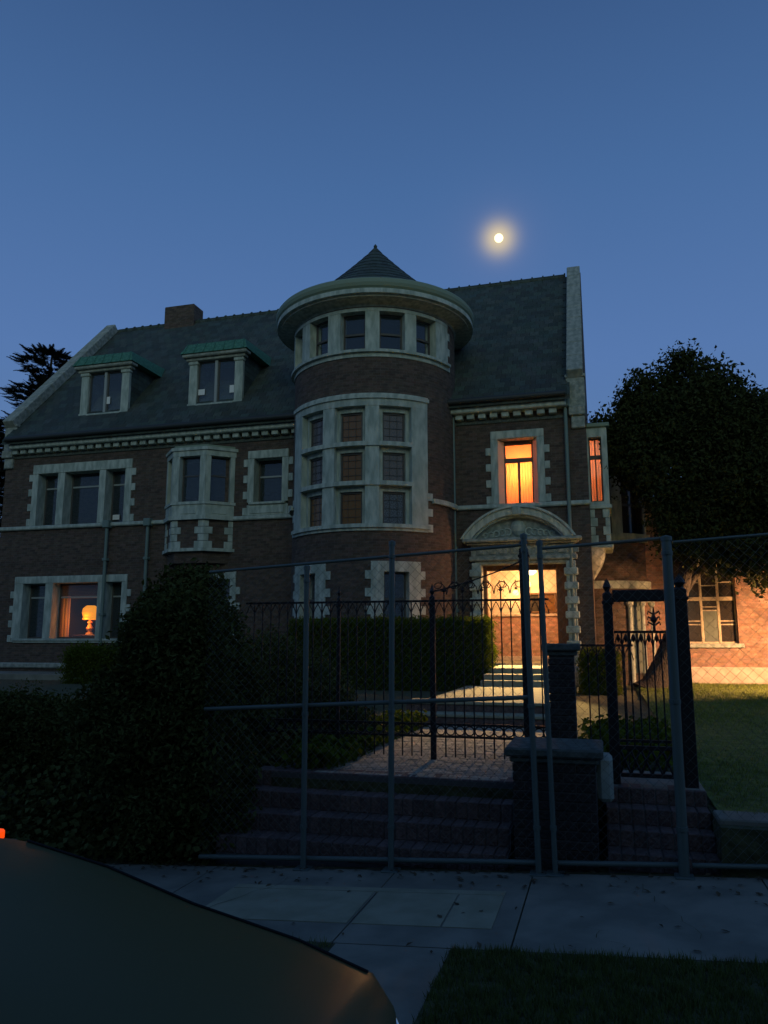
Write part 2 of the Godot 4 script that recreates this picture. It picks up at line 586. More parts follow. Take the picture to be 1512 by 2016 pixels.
# ---------------------------------------------------------------- ground
func terrain(x: float, z: float) -> float:
	if z > -3.3: return gy(x) - 0.16
	if z > -6.7: return gy(x) - 0.015
	var back := clampf((-z - 7.0) / 15.0, 0.0, 1.0)
	if x > 0.8: return lerpf(0.38, 0.46, back)
	if x > -3.3: return clampf(0.44 + minf(0.0, (z + 7.6)) * 0.0, gy(x) - 0.02, 0.46) if z < -7.5 else gy(x) - 0.02
	var rise := smoothstep(6.7, 9.0, -z)
	return lerpf(gy(x) - 0.02, 0.62, rise)

func ground() -> void:
	var st := nb()
	var xs := [-1500.0, -300.0, -60.0, -30.0]
	for i in 61: xs.append(-24.0 + i * 0.6)
	xs.append_array([0.79, 0.81, -3.29, -3.31, 20.0, 60.0, 300.0, 1500.0])
	xs.sort()
	var zs := [900.0, 200.0, 40.0, 10.0, 4.0, -3.29, -3.31, -5.0, -6.69, -6.71, -7.0, -7.49, -7.51, -8.0, -8.5, -9.0, -10.0, -12.0, -16.0, -20.0, -24.0, -30.0, -40.0, -80.0, -300.0, -2500.0]
	var rows := []
	for z in zs:
		var line := PackedVector3Array()
		for x in xs: line.append(Vector3(x, terrain(x, z), z))
		rows.append(line)
	for i in rows.size() - 1:
		for j in xs.size() - 1:
			quad(st, rows[i][j], rows[i][j + 1], rows[i + 1][j + 1], rows[i + 1][j])
	struct("ground", st, M.soil)
	st = nb()      # the street, a kerb, the sidewalk and the parkway strip follow the slope
	for i in 24:
		var x := -14.0 + i
		quad(st, Vector3(x, gy(x) - 0.15, 6), Vector3(x + 1, gy(x + 1) - 0.15, 6), Vector3(x + 1, gy(x + 1) - 0.15, -3.15), Vector3(x, gy(x) - 0.15, -3.15))
	struct("street", st, M.asphalt)
	st = nb()
	for i in 24:
		var x := -14.0 + i
		slab(st, x + 0.004, x + 0.996, -3.32, -3.15, 0.16, 0.01)
	struct("kerb", st, M.concrete)
	var walk := Node3D.new()
	walk.name = "sidewalk"
	walk.set_meta("kind", "structure")
	add_child(walk)
	var joints := [-13.0, -11.4, -9.8, -8.2, -6.6, -5.0, -3.4, -1.75, -0.62, 1.05, 2.7, 4.3, 6.0]
	for i in joints.size() - 1:
		st = nb()
		slab(st, joints[i] + 0.006, joints[i + 1] - 0.006, -6.62, -5.0, 0.05, 0.0)
		part("slab", st, M.concrete, walk)
	st = nb()
	slab(st, -1.72, -0.98, -4.985, -3.34, 0.05, 0.0)
	struct("carriage_walk", st, M.concrete)
	for e in [[-2.95, -1.77], [-1.73, -1.12], [-1.105, -0.78]]:  # a patch of light on the sidewalk, painted as paler slabs
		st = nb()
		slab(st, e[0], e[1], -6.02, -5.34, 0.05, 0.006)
		part("light_patch_slab", st, M.concrete_pale, walk)
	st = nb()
	slab(st, -2.95, -0.78, -6.12, -6.03, 0.05, 0.006)  # narrow back strip of the painted light patch
	part("light_patch_slab", st, M.concrete_pale, walk)
	for cr in 4:      # hairline cracks
		st = nb()
		var x: float = [-3.0, 0.1, 1.6, -0.3][cr]
		var z: float = [-5.05, -6.55, -5.1, -5.5][cr]
		var dz: float = [-0.11, 0.1, -0.12, 0.03][cr]
		for k in 13:
			var x2 := x + rng.randf_range(-0.02, 0.09)
			var z2 := clampf(z + dz + rng.randf_range(-0.03, 0.03), -6.6, -5.02)
			var wd := rng.randf_range(0.002, 0.005)
			quad(st, Vector3(x, gy(x) + 0.0095, z), Vector3(x + wd, gy(x + wd) + 0.0095, z + wd), Vector3(x2 + wd, gy(x2 + wd) + 0.0095, z2 + wd), Vector3(x2, gy(x2) + 0.0095, z2))
			x = x2
			z = z2
		part("crack", st, M.soil, walk)
	for s in [[-14.0, -1.72], [-0.98, 8.0]]:
		st = nb()
		for i in 8:
			var a := lerpf(s[0], s[1], i / 8.0)
			var b := lerpf(s[0], s[1], (i + 1) / 8.0)
			quad(st, Vector3(a, gy(a) + 0.0, -3.33), Vector3(b, gy(b), -3.33), Vector3(b, gy(b) - 0.004, -4.99), Vector3(a, gy(a) - 0.004, -4.99))
		struct("parkway", st, M.soil)
	st = nb()      # the lawn east of the walk
	for i in 10:
		for j in 14:
			var a := lerpf(0.85, 9.0, i / 10.0)
			var b := lerpf(0.85, 9.0, (i + 1) / 10.0)
			var c := lerpf(-6.95, -26.3, j / 14.0)
			var d := lerpf(-6.95, -26.3, (j + 1) / 14.0)
			var hh := func(x: float, z: float) -> float: return terrain(x, z) + 0.036 + 0.02 * sin(x * 1.3) * sin(z * 0.9)
			quad(st, Vector3(a, hh.call(a, c), c), Vector3(b, hh.call(b, c), c), Vector3(b, hh.call(b, d), d), Vector3(a, hh.call(a, d), d))
	struct("lawn", st, M.lawn)
	# blades
	var bl := nb()
	for k in 7:
		var a := rng.randf() * TAU
		var o := Vector3(rng.randf_range(-0.03, 0.03), 0, rng.randf_range(-0.03, 0.03))
		var s := Vector3(cos(a), 0, sin(a)) * 0.004
		var tip := o + Vector3(rng.randf_range(-0.03, 0.03), rng.randf_range(0.035, 0.075), rng.randf_range(-0.03, 0.03))
		tri(bl, o - s, o + s, tip)
	var tuft: Mesh = mesh_of(bl)[0]
	var where := []
	var tint := []
	for i in 26000:
		var u := rng.randf()
		var x := rng.randf_range(0.88, 6.5)
		var z := -7.0 - 19.2 * u
		var sc := rng.randf_range(0.7, 1.3) * lerpf(0.9, 1.5, u)
		where.append(Transform3D(Basis(Vector3.UP, rng.randf() * TAU).scaled(Vector3(sc, sc, sc)), Vector3(x, terrain(x, z) + 0.04, z)))
		var k := rng.randf_range(0.6, 1.25)
		tint.append(Color(k, k, k * 0.9))
	copies("lawn_grass", tuft, M.blade, where, self, tint).set_meta("kind", "stuff")
	where = []
	tint = []
	for i in 9000:
		var x := rng.randf_range(-0.97, 2.2)
		if i % 6 == 0: x = rng.randf_range(-5.0, -1.73)
		var z := rng.randf_range(-4.99, -3.35)
		var sc := rng.randf_range(0.4, 1.1)
		where.append(Transform3D(Basis(Vector3.UP, rng.randf() * TAU).scaled(Vector3(sc, sc, sc)), Vector3(x, gy(x) + 0.02, z)))
		var k := rng.randf_range(0.4, 0.9)
		tint.append(Color(k, k, k))
	copies("parkway_grass", tuft, M.blade, where, self, tint).set_meta("kind", "stuff")
	# the pale terrace before the left wing
	st = nb()
	bx(st, -21.5, -9.5, 0.3, 0.8, -21.9, -20.2, 0.02)
	struct("terrace", st, M.concrete)

func slab(st: SurfaceTool, x0: float, x1: float, z0: float, z1: float, thick: float, lift: float) -> void:
	var p := []
	for x in [x0, x1]:
		for y in [gy(x) + lift - thick, gy(x) + lift]:
			for z in [z0, z1]:
				p.append(Vector3(x, y, z))
	# index: x*4 + y*2 + z
	quad(st, p[3], p[7], p[6], p[2])
	quad(st, p[1], p[5], p[7], p[3])
	quad(st, p[4], p[0], p[2], p[6])
	quad(st, p[5], p[4], p[6], p[7])
	quad(st, p[0], p[1], p[3], p[2])

# ---------------------------------------------------------------- the mansion
var house: Node3D
const TC := Vector3(-6.47, 0, -22.0)    # the tower's axis
const TR := 2.47

# a flat window: outer edges, jamb width, lintel and sill heights, lights as [x0, x1]
func stone_window(x0: float, x1: float, y0: float, y1: float, lights: Array, lint: float, apron: float, transom: float, teeth: Array, pane: Material, sash: Material, deep := 0.34, label := "") -> MeshInstance3D:
	var st := nb()
	var f := FZ + 0.045
	var b := FZ - deep - 0.06
	bx(st, x0, x1, y1 - lint, y1, b, f + 0.012, 0.012)
	var edges := [x0]
	for l in lights: edges.append_array([l[0], l[1]])
	edges.append(x1)
	for i in range(0, edges.size(), 2):
		bx(st, edges[i], edges[i + 1], y0 + apron, y1 - lint, b, f, 0.01)
	if apron > 0.0:
		bx(st, x0, x1, y0, y0 + apron - 0.08, b, f, 0.01)
	var w := part("window", st, M.stone, house, label)
	if apron > 0.0:
		st = nb()
		bx(st, x0 + 0.08, x1 - 0.08, y0 + apron - 0.08, y0 + apron, FZ - deep, f + 0.07, 0.015)
		part("sill", st, M.stone, w)
		st = nb()
		bx(st, x0 + 0.12, x1 - 0.12, y0 + 0.06, y0 + apron - 0.14, f, f + 0.025, 0.01)
		part("apron_panel", st, M.stone, w)
	for side in 2:
		if not teeth[side]: continue
		var n := int((y1 - y0 - lint) / 0.24)
		var hq := (y1 - y0 - lint) / n
		for k in n:
			if k % 2: continue
			st = nb()
			var ya := y0 + k * hq
			if side == 0: bx(st, x0 - 0.15, x0 - 0.002, ya + 0.008, ya + hq - 0.008, FZ - 0.1, f - 0.004, 0.01)
			else: bx(st, x1 + 0.002, x1 + 0.15, ya + 0.008, ya + hq - 0.008, FZ - 0.1, f - 0.004, 0.01)
			part("quoin", st, M.stone, w)
	for l in lights:
		sashes(w, l[0], l[1], y0 + apron, y1 - lint, FZ - deep, transom, sash, pane)
	return w

func sashes(w: Node, a: float, b: float, y0: float, y1: float, z: float, transom: float, sash: Material, pane: Material, bar := 0.055) -> void:
	var st := nb()
	bx(st, a, a + bar, y0, y1, z - 0.05, z, 0.006)
	bx(st, b - bar, b, y0, y1, z - 0.05, z, 0.006)
	bx(st, a + bar, b - bar, y1 - bar, y1, z - 0.05, z, 0.006)
	bx(st, a + bar, b - bar, y0, y0 + bar, z - 0.05, z, 0.006)
	part("sash", st, sash, w)
	var cuts := [y0 + bar, y1 - bar]
	if transom > 0.0:
		st = nb()
		bx(st, a + bar, b - bar, transom - 0.03, transom + 0.03, z - 0.05, z + 0.012, 0.006)
		part("transom", st, M.sash_pale if sash != M.sash_wing else sash, w)
		cuts = [y0 + bar, transom - 0.03, transom + 0.03, y1 - bar]
	for k in range(0, cuts.size(), 2):
		st = nb()
		quad(st, Vector3(a + bar, cuts[k], z - 0.025), Vector3(b - bar, cuts[k], z - 0.025), Vector3(b - bar, cuts[k + 1], z - 0.025), Vector3(a + bar, cuts[k + 1], z - 0.025))
		part("pane", st, pane, w)

func yroof(z: float) -> float: return 8.75 + 1.067 * (-21.55 - z)

func mansion() -> void:
	house = thing("mansion", "large dark brick mansion with round tower, slate roof and pale stone trim", "house", Vector3(-10, 0.4, -27))
	var st: SurfaceTool
	# front wall with its openings
	var holes := [[-18.89, -14.95, 5.70, 7.84], [-10.7, -9.3, 5.70, 7.80], [-2.93, -1.39, 5.70, 7.86], [-3.5, -0.83, 0.3, 4.05], [-19.3, -14.9, 1.75, 3.95], [-12.3, -11.0, 1.75, 3.95], [-13.3, -11.5, 5.9, 7.7]]
	st = nb()
	for r in cut(-20.1, -8.3, 0.2, 8.7, holes): bx(st, r[0], r[1], r[2], r[3], FZ - 0.35, FZ)
	part("wall", st, M.brick, house)
	st = nb()
	for r in cut(-4.7, -0.2, 0.2, 8.7, holes): bx(st, r[0], r[1], r[2], r[3], FZ - 0.35, FZ)
	part("wall", st, M.brick, house)
	# gable ends with their coping and kneelers
	for g in [[-20.2, -19.76], [-0.68, -0.22]]:
		st = nb()
		var top := func(z: float) -> float: return yroof(z) + 0.1
		var poly := PackedVector2Array([Vector2(22.36, 0.2), Vector2(32.6, 0.2), Vector2(32.6, 8.9), Vector2(27.5, yroof(-27.5) + 0.1), Vector2(22.36, top.call(-22.36))])
		if g[0] < -10.0:
			extrude(st, poly, zy, g[0] + 0.1, g[1] - 0.04)
			part("gable_wall", st, M.brick, house)
		else:      # the east end has an opening for the corner oriel
			for r in cut(22.36, 32.6, 0.2, 8.9, [[22.6, 23.8, 5.7, 7.6]]): bx(st, g[0] + 0.06, g[1] + 0.02, r[2], r[3], -r[0], -r[1])
			extrude(st, PackedVector2Array([Vector2(22.36, 8.9), Vector2(32.6, 8.9), Vector2(27.5, yroof(-27.5) + 0.1), Vector2(22.36, top.call(-22.36))]), zy, g[0] + 0.06, g[1] + 0.02)
			part("gable_wall", st, M.brick, house)
		var n := 9
		for k in n:      # coping stones
			for back in 2:
				var za := lerpf(-22.0, -27.5, float(k) / n)
				var zb := lerpf(-22.0, -27.5, float(k + 1) / n)
				var ya := yroof(za)
				var yb := yroof(zb)
				if back:
					za = -55.0 - za; zb = -55.0 - zb
				var d := Vector3(0, yb - ya, zb - za)
				var t := Transform3D(Basis(Vector3(1, 0, 0), atan2(-d.y, -d.z) if not back else atan2(-d.y, -d.z)), Vector3((g[0] + g[1]) / 2.0, (ya + yb) / 2.0, (za + zb) / 2.0))
				t.basis = Basis(Vector3(1, 0, 0), Vector3(0, d.y, d.z).normalized().cross(Vector3(1, 0, 0)) * (1.0 if not back else -1.0), Vector3(0, d.y, d.z).normalized() * (1.0 if not back else -1.0)).orthonormalized()
				st = nb()
				var hw: float = (g[1] - g[0]) / 2.0
				if Vector3(t.basis.y).y < 0.0: t.basis = Basis(t.basis.x, -t.basis.y, -t.basis.z)
				box(st, Vector3(-hw, 0.02, -d.length() / 2.0 + 0.004), Vector3(hw, 0.36, d.length() / 2.0 - 0.004), 0.02, t)
				part("coping_stone", st, M.stone_dark, house)
		st = nb()
		bx(st, g[0] - 0.03, g[1] + 0.03, 8.42, 9.3, -22.3, FZ + 0.05, 0.02)
		bx(st, g[0] - 0.06, g[1] + 0.06, 9.3, 9.4, -22.3, FZ + 0.09, 0.02)
		bx(st, g[0] + 0.02, g[1] + 0.02, 8.15, 8.42, -22.3, FZ + 0.18, 0.02)
		bx(st, g[0] + 0.08, g[1] + 0.0, 7.78, 8.15, -22.3, FZ + 0.10, 0.03)
		part("kneeler", st, M.stone_dark, house)
	st = nb()
	bx(st, -0.82, -0.62, 14.6, 15.5, -27.7, -27.3)
	# roof slopes, cut round the dormers by standing them on top
	st = nb()
	var P := func(x: float, z: float, up := 0.0) -> Vector3: return Vector3(x, yroof(z) + up, z)
	for e in [[-19.9, -0.6]]:
		quad(st, P.call(e[0], -21.5), P.call(e[1], -21.5), P.call(e[1], -27.5), P.call(e[0], -27.5))
		quad(st, P.call(e[1], -21.5, -0.16), P.call(e[0], -21.5, -0.16), P.call(e[0], -27.5, -0.16), P.call(e[1], -27.5, -0.16))
		quad(st, P.call(e[0], -21.5, -0.16), P.call(e[1], -21.5, -0.16), P.call(e[1], -21.5), P.call(e[0], -21.5))
		var rb := Vector3(e[0], 8.6, -33.5)
		var rc := Vector3(e[1], 8.6, -33.5)
		quad(st, rc, rb, P.call(e[0], -27.5), P.call(e[1], -27.5))
	var roof := part("roof", st, M.slate, house)
	st = nb()
	bx(st, -20.1, -0.25, 0.2, 8.65, -32.9, -32.6)
	part("rear_wall", st, M.brick, house)
	var sb := nb()      # one slate, lower edge towards -y of its own axes
	box(sb, Vector3(-0.145, -0.2, 0.0), Vector3(0.145, 0.2, 0.014))
	var sm := sb.commit()
	var slope := Vector3(0, 1.067, -1.0).normalized()
	var nrm := Vector3(0, 1.0, 1.067).normalized()
	var lay := []
	var hue := []
	for j in 31:
		for i in 64:
			var c := Vector3(-19.72 + i * 0.3 + (0.15 if j % 2 else 0.0), yroof(-21.5), -21.5) + slope * (0.16 + j * 0.275) + nrm * 0.006
			if c.x > -0.75: continue
			var tilt := rng.randf_range(0.045, 0.075)
			var bs := Basis(Vector3(1, 0, 0), slope, nrm) * Basis(Vector3(1, 0, 0), tilt) * Basis(Vector3(0, 0, 1), rng.randf_range(-0.012, 0.012))
			lay.append(Transform3D(bs, c + nrm * 0.006))
			var t := rng.randf_range(0.7, 1.35)
			hue.append(Color(0.05 * t * rng.randf_range(0.9, 1.15), 0.068 * t, 0.056 * t * rng.randf_range(0.9, 1.1)))
	merged("slates", sm, M.slate_piece, lay, roof, hue).set_meta("kind", "stuff")
	for k in 48:      # ridge tiles
		st = nb()
		var x := -19.7 + k * 0.395
		tube(st, [Vector3(x, 15.07, -27.5), Vector3(x + 0.36, 15.07, -27.5)], 0.13, 8)
		tube(st, [Vector3(x + 0.34, 15.08, -27.5), Vector3(x + 0.39, 15.08, -27.5)], 0.16, 8)
		part("ridge_tile", st, M.slate, roof)
	st = nb()
	bx(st, -17.35, -15.95, 13.6, 15.82, -28.0, -27.2, 0.03)
	part("chimney", st, M.brick, roof)
	# eaves: gutter, cornice strip and dentils
	for e in [[-19.72, -8.55], [-4.3, -0.72]]:
		st = nb()
		tube(st, [Vector3(e[0], 8.70, -21.45), Vector3(e[1], 8.70, -21.45)], 0.09, 8)
		part("gutter", st, M.gutter, house)
		st = nb()
		bx(st, e[0], e[1], 8.40, 8.58, FZ - 0.05, -21.62, 0.03)
		bx(st, e[0], e[1], 8.58, 8.63, FZ - 0.05, -21.56, 0.015)
		part("cornice", st, M.stone, house)
		st = nb()
		bx(st, e[0], e[1], 8.12, 8.22, FZ - 0.05, FZ + 0.05, 0.015)
		part("frieze_band", st, M.cap_stone, house)
		var n := int((e[1] - e[0]) / 0.34)
		st = nb()
		bx(st, -0.11, 0.11, -0.075, 0.075, -0.12, 0.12, 0.012)
		var dm := st.commit()
		for k in n:
			put("dentil", dm, Vector3(e[0] + 0.14 + k * 0.34, 8.32, FZ + 0.11), M.stone, house)
	# string course
	for e in [[-20.16, -13.62], [-11.16, -8.9], [-4.5, -0.16]]:
		st = nb()
		bx(st, e[0], e[1], 5.56, 5.69, FZ - 0.05, FZ + 0.11, 0.03)
		part("string_course", st, M.stone, house)
	# water table at the foot
	st = nb()
	bx(st, -20.2, -8.5, 0.9, 1.08, FZ - 0.05, FZ + 0.1, 0.04)
	part("plinth_course", st, M.stone_dark, house)
	# downpipes
	for x in [-15.72, -14.18, -4.02, -0.75]:
		st = nb()
		var y1 := 5.5 if x < -5.0 else 8.4
		tube(st, [Vector3(x, 0.4, FZ + 0.12), Vector3(x, y1, FZ + 0.12)], 0.055, 8)
		for y in [2.6, 4.4]: bx(st, x - 0.08, x + 0.08, y, y + 0.09, FZ, FZ + 0.19, 0.01)
		bx(st, x - 0.12, x + 0.12, y1, y1 + 0.25, FZ, FZ + 0.24, 0.02)
		part("downpipe", st, M.pipe, house)
	# windows of the flat front
	stone_window(-18.89, -14.95, 5.70, 7.84, [[-18.66, -17.86], [-17.58, -16.2], [-15.95, -15.2]], 0.32, 0.0, 7.05, [true, true], M.glass, M.sash, 0.36, "triple window in a wide toothed stone surround, upper left")
	stone_window(-10.7, -9.3, 5.70, 7.80, [[-10.48, -9.52]], 0.26, 0.42, 7.0, [true, true], M.glass, M.sash)
	stone_window(-2.93, -1.39, 5.70, 7.86, [[-2.72, -1.60]], 0.24, 0.0, 0.0, [true, true], M.glass, M.sash, 0.3, "lit upstairs window above the porch")
	stone_window(-19.3, -14.9, 1.75, 3.95, [[-18.95, -18.05], [-17.75, -16.0], [-15.7, -15.1]], 0.24, 0.12, 3.25, [true, true], M.glass, M.sash, 0.34, "wide ground floor window with a lit room behind it")
	stone_window(-12.3, -11.0, 1.75, 3.95, [[-12.1, -11.2]], 0.24, 0.12, 3.1, [true, true], M.glass, M.sash)
	oriel()
	tower()
	for d in [[-17.5, -15.55], [-13.2, -11.2]]: dormer(d[0], d[1])
	corner_oriel()

func canted(st: SurfaceTool, pts: Array, y0: float, y1: float, grow := 0.0) -> void:   # a solid with the plan pts (front to the camera)
	var c := Vector2.ZERO
	for p in pts: c += p
	c /= pts.size()
	var poly := PackedVector2Array()
	for p in pts:
		var q: Vector2 = p
		if grow != 0.0 and q.y > FZ - 0.01: q += (q - Vector2(c.x, FZ)).normalized() * grow
		poly.append(q)
	extrude(st, poly, func(p: Vector2, d: float) -> Vector3: return Vector3(p.x, d, p.y), y1, y0)

func oriel() -> void:
	var a := Vector2(-13.62, -22.0)
	var b := Vector2(-13.02, -21.38)
	var c := Vector2(-11.86, -21.38)
	var d := Vector2(-11.16, -22.0)
	var o := Node3D.new()
	o.name = "oriel_window"
	house.add_child(o)
	o.position = Vector3(-12.4, 5.2, -21.7) - org[house]
	org[o] = Vector3(-12.4, 5.2, -21.7)
	var plan := [a, b, c, d, Vector2(d.x, -22.3), Vector2(a.x, -22.3)]
	var st := nb()
	canted(st, plan, 7.62, 7.8, 0.03); canted(st, plan, 7.8, 7.9, 0.09)
	part("stone_head", st, M.stone, o)
	st = nb()
	canted(st, plan, 7.9, 7.98, -0.02)
	part("lead_roof", st, M.lead, o)
	st = nb()
	canted(st, plan, 5.56, 5.69, 0.1); canted(st, plan, 5.69, 6.05, 0.0); canted(st, plan, 6.05, 6.14, 0.05)
	part("apron", st, M.stone, o)
	st = nb()
	canted(st, plan, 4.66, 5.56, -0.05)
	part("brick_base", st, M.brick, o)
	st = nb()
	canted(st, plan, 4.56, 4.66, 0.06)
	part("base_moulding", st, M.stone, o)
	st = nb()
	canted(st, plan, 4.2, 4.56, -0.14)
	canted(st, plan, 3.95, 4.2, -0.4)
	part("corbel", st, M.brick, o)
	for e in [[a, b], [b, c], [c, d]]:
		var p: Vector2 = e[0]
		var q: Vector2 = e[1]
		var dir := (q - p).normalized()
		var nrm := Vector2(-dir.y, dir.x)
		if nrm.y < 0.0: nrm = -nrm
		var L := p.distance_to(q)
		var t := Transform3D(Basis(Vector3(dir.x, 0, dir.y), Vector3.UP, Vector3(nrm.x, 0, nrm.y)), Vector3(p.x, 0, p.y))
		var wide := 0.22 if e[0] == b else 0.16
		for s in 2:
			st = nb()
			var u0 := 0.0 if s == 0 else L - wide
			box(st, Vector3(u0 + 0.003, 6.14, -0.3), Vector3(u0 + wide - 0.003, 7.62, 0.02), 0.012, t)
			part("mullion", st, M.stone, o)
			for k in 4:      # toothed stones on the brick base
				st = nb()
				var ww := wide + (0.12 if k % 2 == 0 else 0.0)
				var v0 := 0.0 if s == 0 else L - ww
				box(st, Vector3(v0, 4.66 + k * 0.225 + 0.004, -0.2), Vector3(v0 + ww, 4.66 + (k + 1) * 0.225 - 0.004, -0.01), 0.01, t)
				part("quoin", st, M.stone, o)
		st = nb()
		var m0 := wide
		var m1 := L - wide
		for f in [[m0, m0 + 0.05, 6.14, 7.62], [m1 - 0.05, m1, 6.14, 7.62], [m0 + 0.05, m1 - 0.05, 7.57, 7.62], [m0 + 0.05, m1 - 0.05, 6.14, 6.2], [m0 + 0.05, m1 - 0.05, 6.98, 7.03]]:
			box(st, Vector3(f[0], f[2], -0.25), Vector3(f[1], f[3], -0.2), 0.0, t)
		part("sash", st, M.sash, o)
		for f in [[6.2, 6.98], [7.03, 7.57]]:
			st = nb()
			quad(st, t * Vector3(m0 + 0.05, f[0], -0.225), t * Vector3(m1 - 0.05, f[0], -0.225), t * Vector3(m1 - 0.05, f[1], -0.225), t * Vector3(m0 + 0.05, f[1], -0.225))
			part("pane", st, M.glass, o)
		st = nb()
		box(st, Vector3(wide + 0.08, 5.75, 0.0), Vector3(L - wide - 0.08, 5.95, 0.02), 0.008, t)
		part("apron_panel", st, M.stone, o)

func arc_part(called: String, m: Material, parent: Node, ri: float, ro: float, d0: float, d1: float, y0: float, y1: float, c := TC) -> MeshInstance3D:
	var st := nb()
	arc_block(st, c, ri, ro, d0, d1, y0, y1)
	return part(called, st, m, parent)

func tower() -> void:
	var st := nb()
	# openings: top row, the big middle window, two low windows
	var holes := [[-75.0, 75.0, 9.62, 11.06], [-52.0, 52.0, 4.72, 8.55], [-48.0, -16.0, 2.0, 3.9], [14.0, 46.0, 2.0, 3.9]]
	for r in cut(-180.0, 180.0, 0.2, 11.3, holes): arc_block(st, TC, TR - 0.34, TR, r[0], r[1], r[2], r[3])
	part("tower_wall", st, M.brick_uv, house)
	# inside, a dark floor at each storey so that the storeys stay apart
	for y in [4.4, 9.2, 11.25]:
		st = nb()
		lathe(st, [Vector2(0.0, y), Vector2(TR - 0.35, y)], TC, 24)
		part("tower_floor", st, M.dark_room, house)
	# cornice, gutter and the pointed roof
	st = nb()
	lathe(st, [Vector2(TR - 0.02, 11.1), Vector2(TR + 0.05, 11.16), Vector2(TR + 0.46, 11.22), Vector2(TR + 0.46, 11.25), Vector2(TR + 0.58, 11.27), Vector2(TR + 0.58, 11.40), Vector2(TR + 0.54, 11.41), Vector2(2.0, 11.46)], TC, 72)
	part("tower_cornice", st, M.stone, house)
	st = nb()
	lathe(st, [Vector2(TR + 0.54, 11.412), Vector2(TR + 0.60, 11.47), Vector2(TR + 0.63, 11.56), Vector2(TR + 0.62, 11.66), Vector2(TR + 0.58, 11.71), Vector2(TR + 0.50, 11.7)], TC, 72)
	part("tower_gutter", st, M.lead, house)
	st = nb()
	var prof := []
	for k in 15:
		var u := k / 14.0
		var r := 2.9 * (1.0 - u)
		prof.append(Vector2(r, 11.6 + 2.62 * pow(u, 1.22) + 0.0))
	prof[-1] = Vector2(0.05, 14.2)
	prof.append(Vector2(0.06, 14.28))
	prof.append(Vector2(0.0, 14.36))
	var saw := []      # each course of slates laps over the one below
	for i in prof.size() - 3:
		saw.append(prof[i] + Vector2(0.022, 0.012))
		saw.append(prof[i + 1] + Vector2(0.004, 0.012))
	for i in range(prof.size() - 3, prof.size()): saw.append(prof[i])
	lathe(st, saw, TC, 48)
	part("tower_roof", st, M.slate, house)
	# top row of windows
	var g := TC
	st = nb()
	arc_block(st, g, TR - 0.36, TR + 0.05, -75.0, 75.0, 10.96, 11.06)
	arc_block(st, g, TR - 0.36, TR + 0.03, -75.0, 75.0, 9.62, 9.74)
	arc_block(st, g, TR - 0.36, TR + 0.12, -76.0, 76.0, 9.74, 9.82)
	var w := part("window", st, M.stone, house, "curved row of five windows at the tower top")
	var cs := [-51.0, -24.5, 1.5, 27.5, 52.5]
	var gl := 8.4
	var edges := [-75.0]
	for c in cs: edges.append_array([c - gl, c + gl])
	edges.append(75.0)
	for i in range(0, edges.size(), 2):
		arc_part("pilaster", M.stone, w, TR - 0.36, TR + 0.04, edges[i] + 0.01, edges[i + 1] - 0.01, 9.82, 10.96)
	for side in [-1, 1]:
		for k in 6:
			if k % 2 == 0:
				var d0 := 75.0 if side > 0 else -78.6
				arc_part("quoin", M.stone, w, TR - 0.1, TR + 0.035, d0 + 0.02, d0 + 3.6, 9.62 + k * 0.24 + 0.006, 9.62 + (k + 1) * 0.24 - 0.006)
	for c in cs: arc_sash(w, c - gl, c + gl, 9.82, 10.96, M.glass, M.sash, 10.36)
	# the tall window of three by three
	st = nb()
	arc_block(st, g, TR - 0.36, TR + 0.06, -52.0, 52.0, 8.2, 8.40)
	arc_block(st, g, TR - 0.36, TR + 0.11, -52.6, 52.6, 8.40, 8.50)
	arc_block(st, g, TR - 0.1, TR + 0.05, -52.6, 52.6, 8.50, 8.56)
	arc_block(st, g, TR - 0.36, TR + 0.05, -52.0, 52.0, 4.72, 4.80)
	arc_block(st, g, TR - 0.36, TR + 0.12, -52.6, 52.6, 4.80, 4.90)
	for s in [-1, 1]: arc_block(st, g, TR - 0.36, TR + 0.055, minf(s * 52.0, s * 40.0), maxf(s * 52.0, s * 40.0), 4.90, 8.2)
	w = part("window", st, M.stone, house, "tall curved tower window of three by three stained panes")
	for c in [-14.6, 14.6]:
		for e in [[4.9, 5.96], [6.08, 7.06], [7.18, 8.2]]:
			arc_part("mullion", M.stone, w, TR - 0.36, TR + 0.05, c - 4.4, c + 4.4, e[0] + 0.002, e[1] - 0.002)
	for y in [5.96, 7.06]:
		arc_part("transom", M.stone, w, TR - 0.36, TR + 0.1, -39.98, 39.98, y, y + 0.12)
	var bands := [[4.9, 5.96], [6.08, 7.06], [7.18, 8.2]]
	for i in 3:
		for j in 3:
			var c: float = [-29.5, 0.0, 29.5][i]
			var half: float = 10.4
			var b: Array = bands[j]
			# splayed stone cheeks narrow each opening to its small pane
			for s in [-1, 1]:
				var d0: float = c + s * 8.0
				var d1: float = c + s * half
				arc_part("reveal", M.stone, w, TR - 0.33, TR - 0.12, minf(d0, d1), maxf(d0, d1), b[0] + 0.002, b[1] - 0.002)
			arc_part("reveal", M.stone, w, TR - 0.33, TR - 0.12, c - 8.0 + 0.02, c + 8.0 - 0.02, b[1] - 0.14, b[1] - 0.002)
			var m: int = [[0, 0, 0], [1, 1, 1], [2, 0, 0]][i][j] if i != 0 else [1, 0, 0][j]
			arc_sash(w, c - 8.0, c + 8.0, b[0], b[1] - 0.14, M["stained%d" % m], M.sash, 0.0, true)
	for s in [-1, 1]:      # toothed stones at the feet of the surround
		for k in 6:
			if k % 2 == 0:
				var d0 := 52.0 if s > 0 else -56.2
				arc_part("quoin", M.stone, w, TR - 0.1, TR + 0.045, d0 + 0.02, d0 + 4.2, 4.74 + k * 0.22, 4.74 + (k + 1) * 0.22 - 0.01)
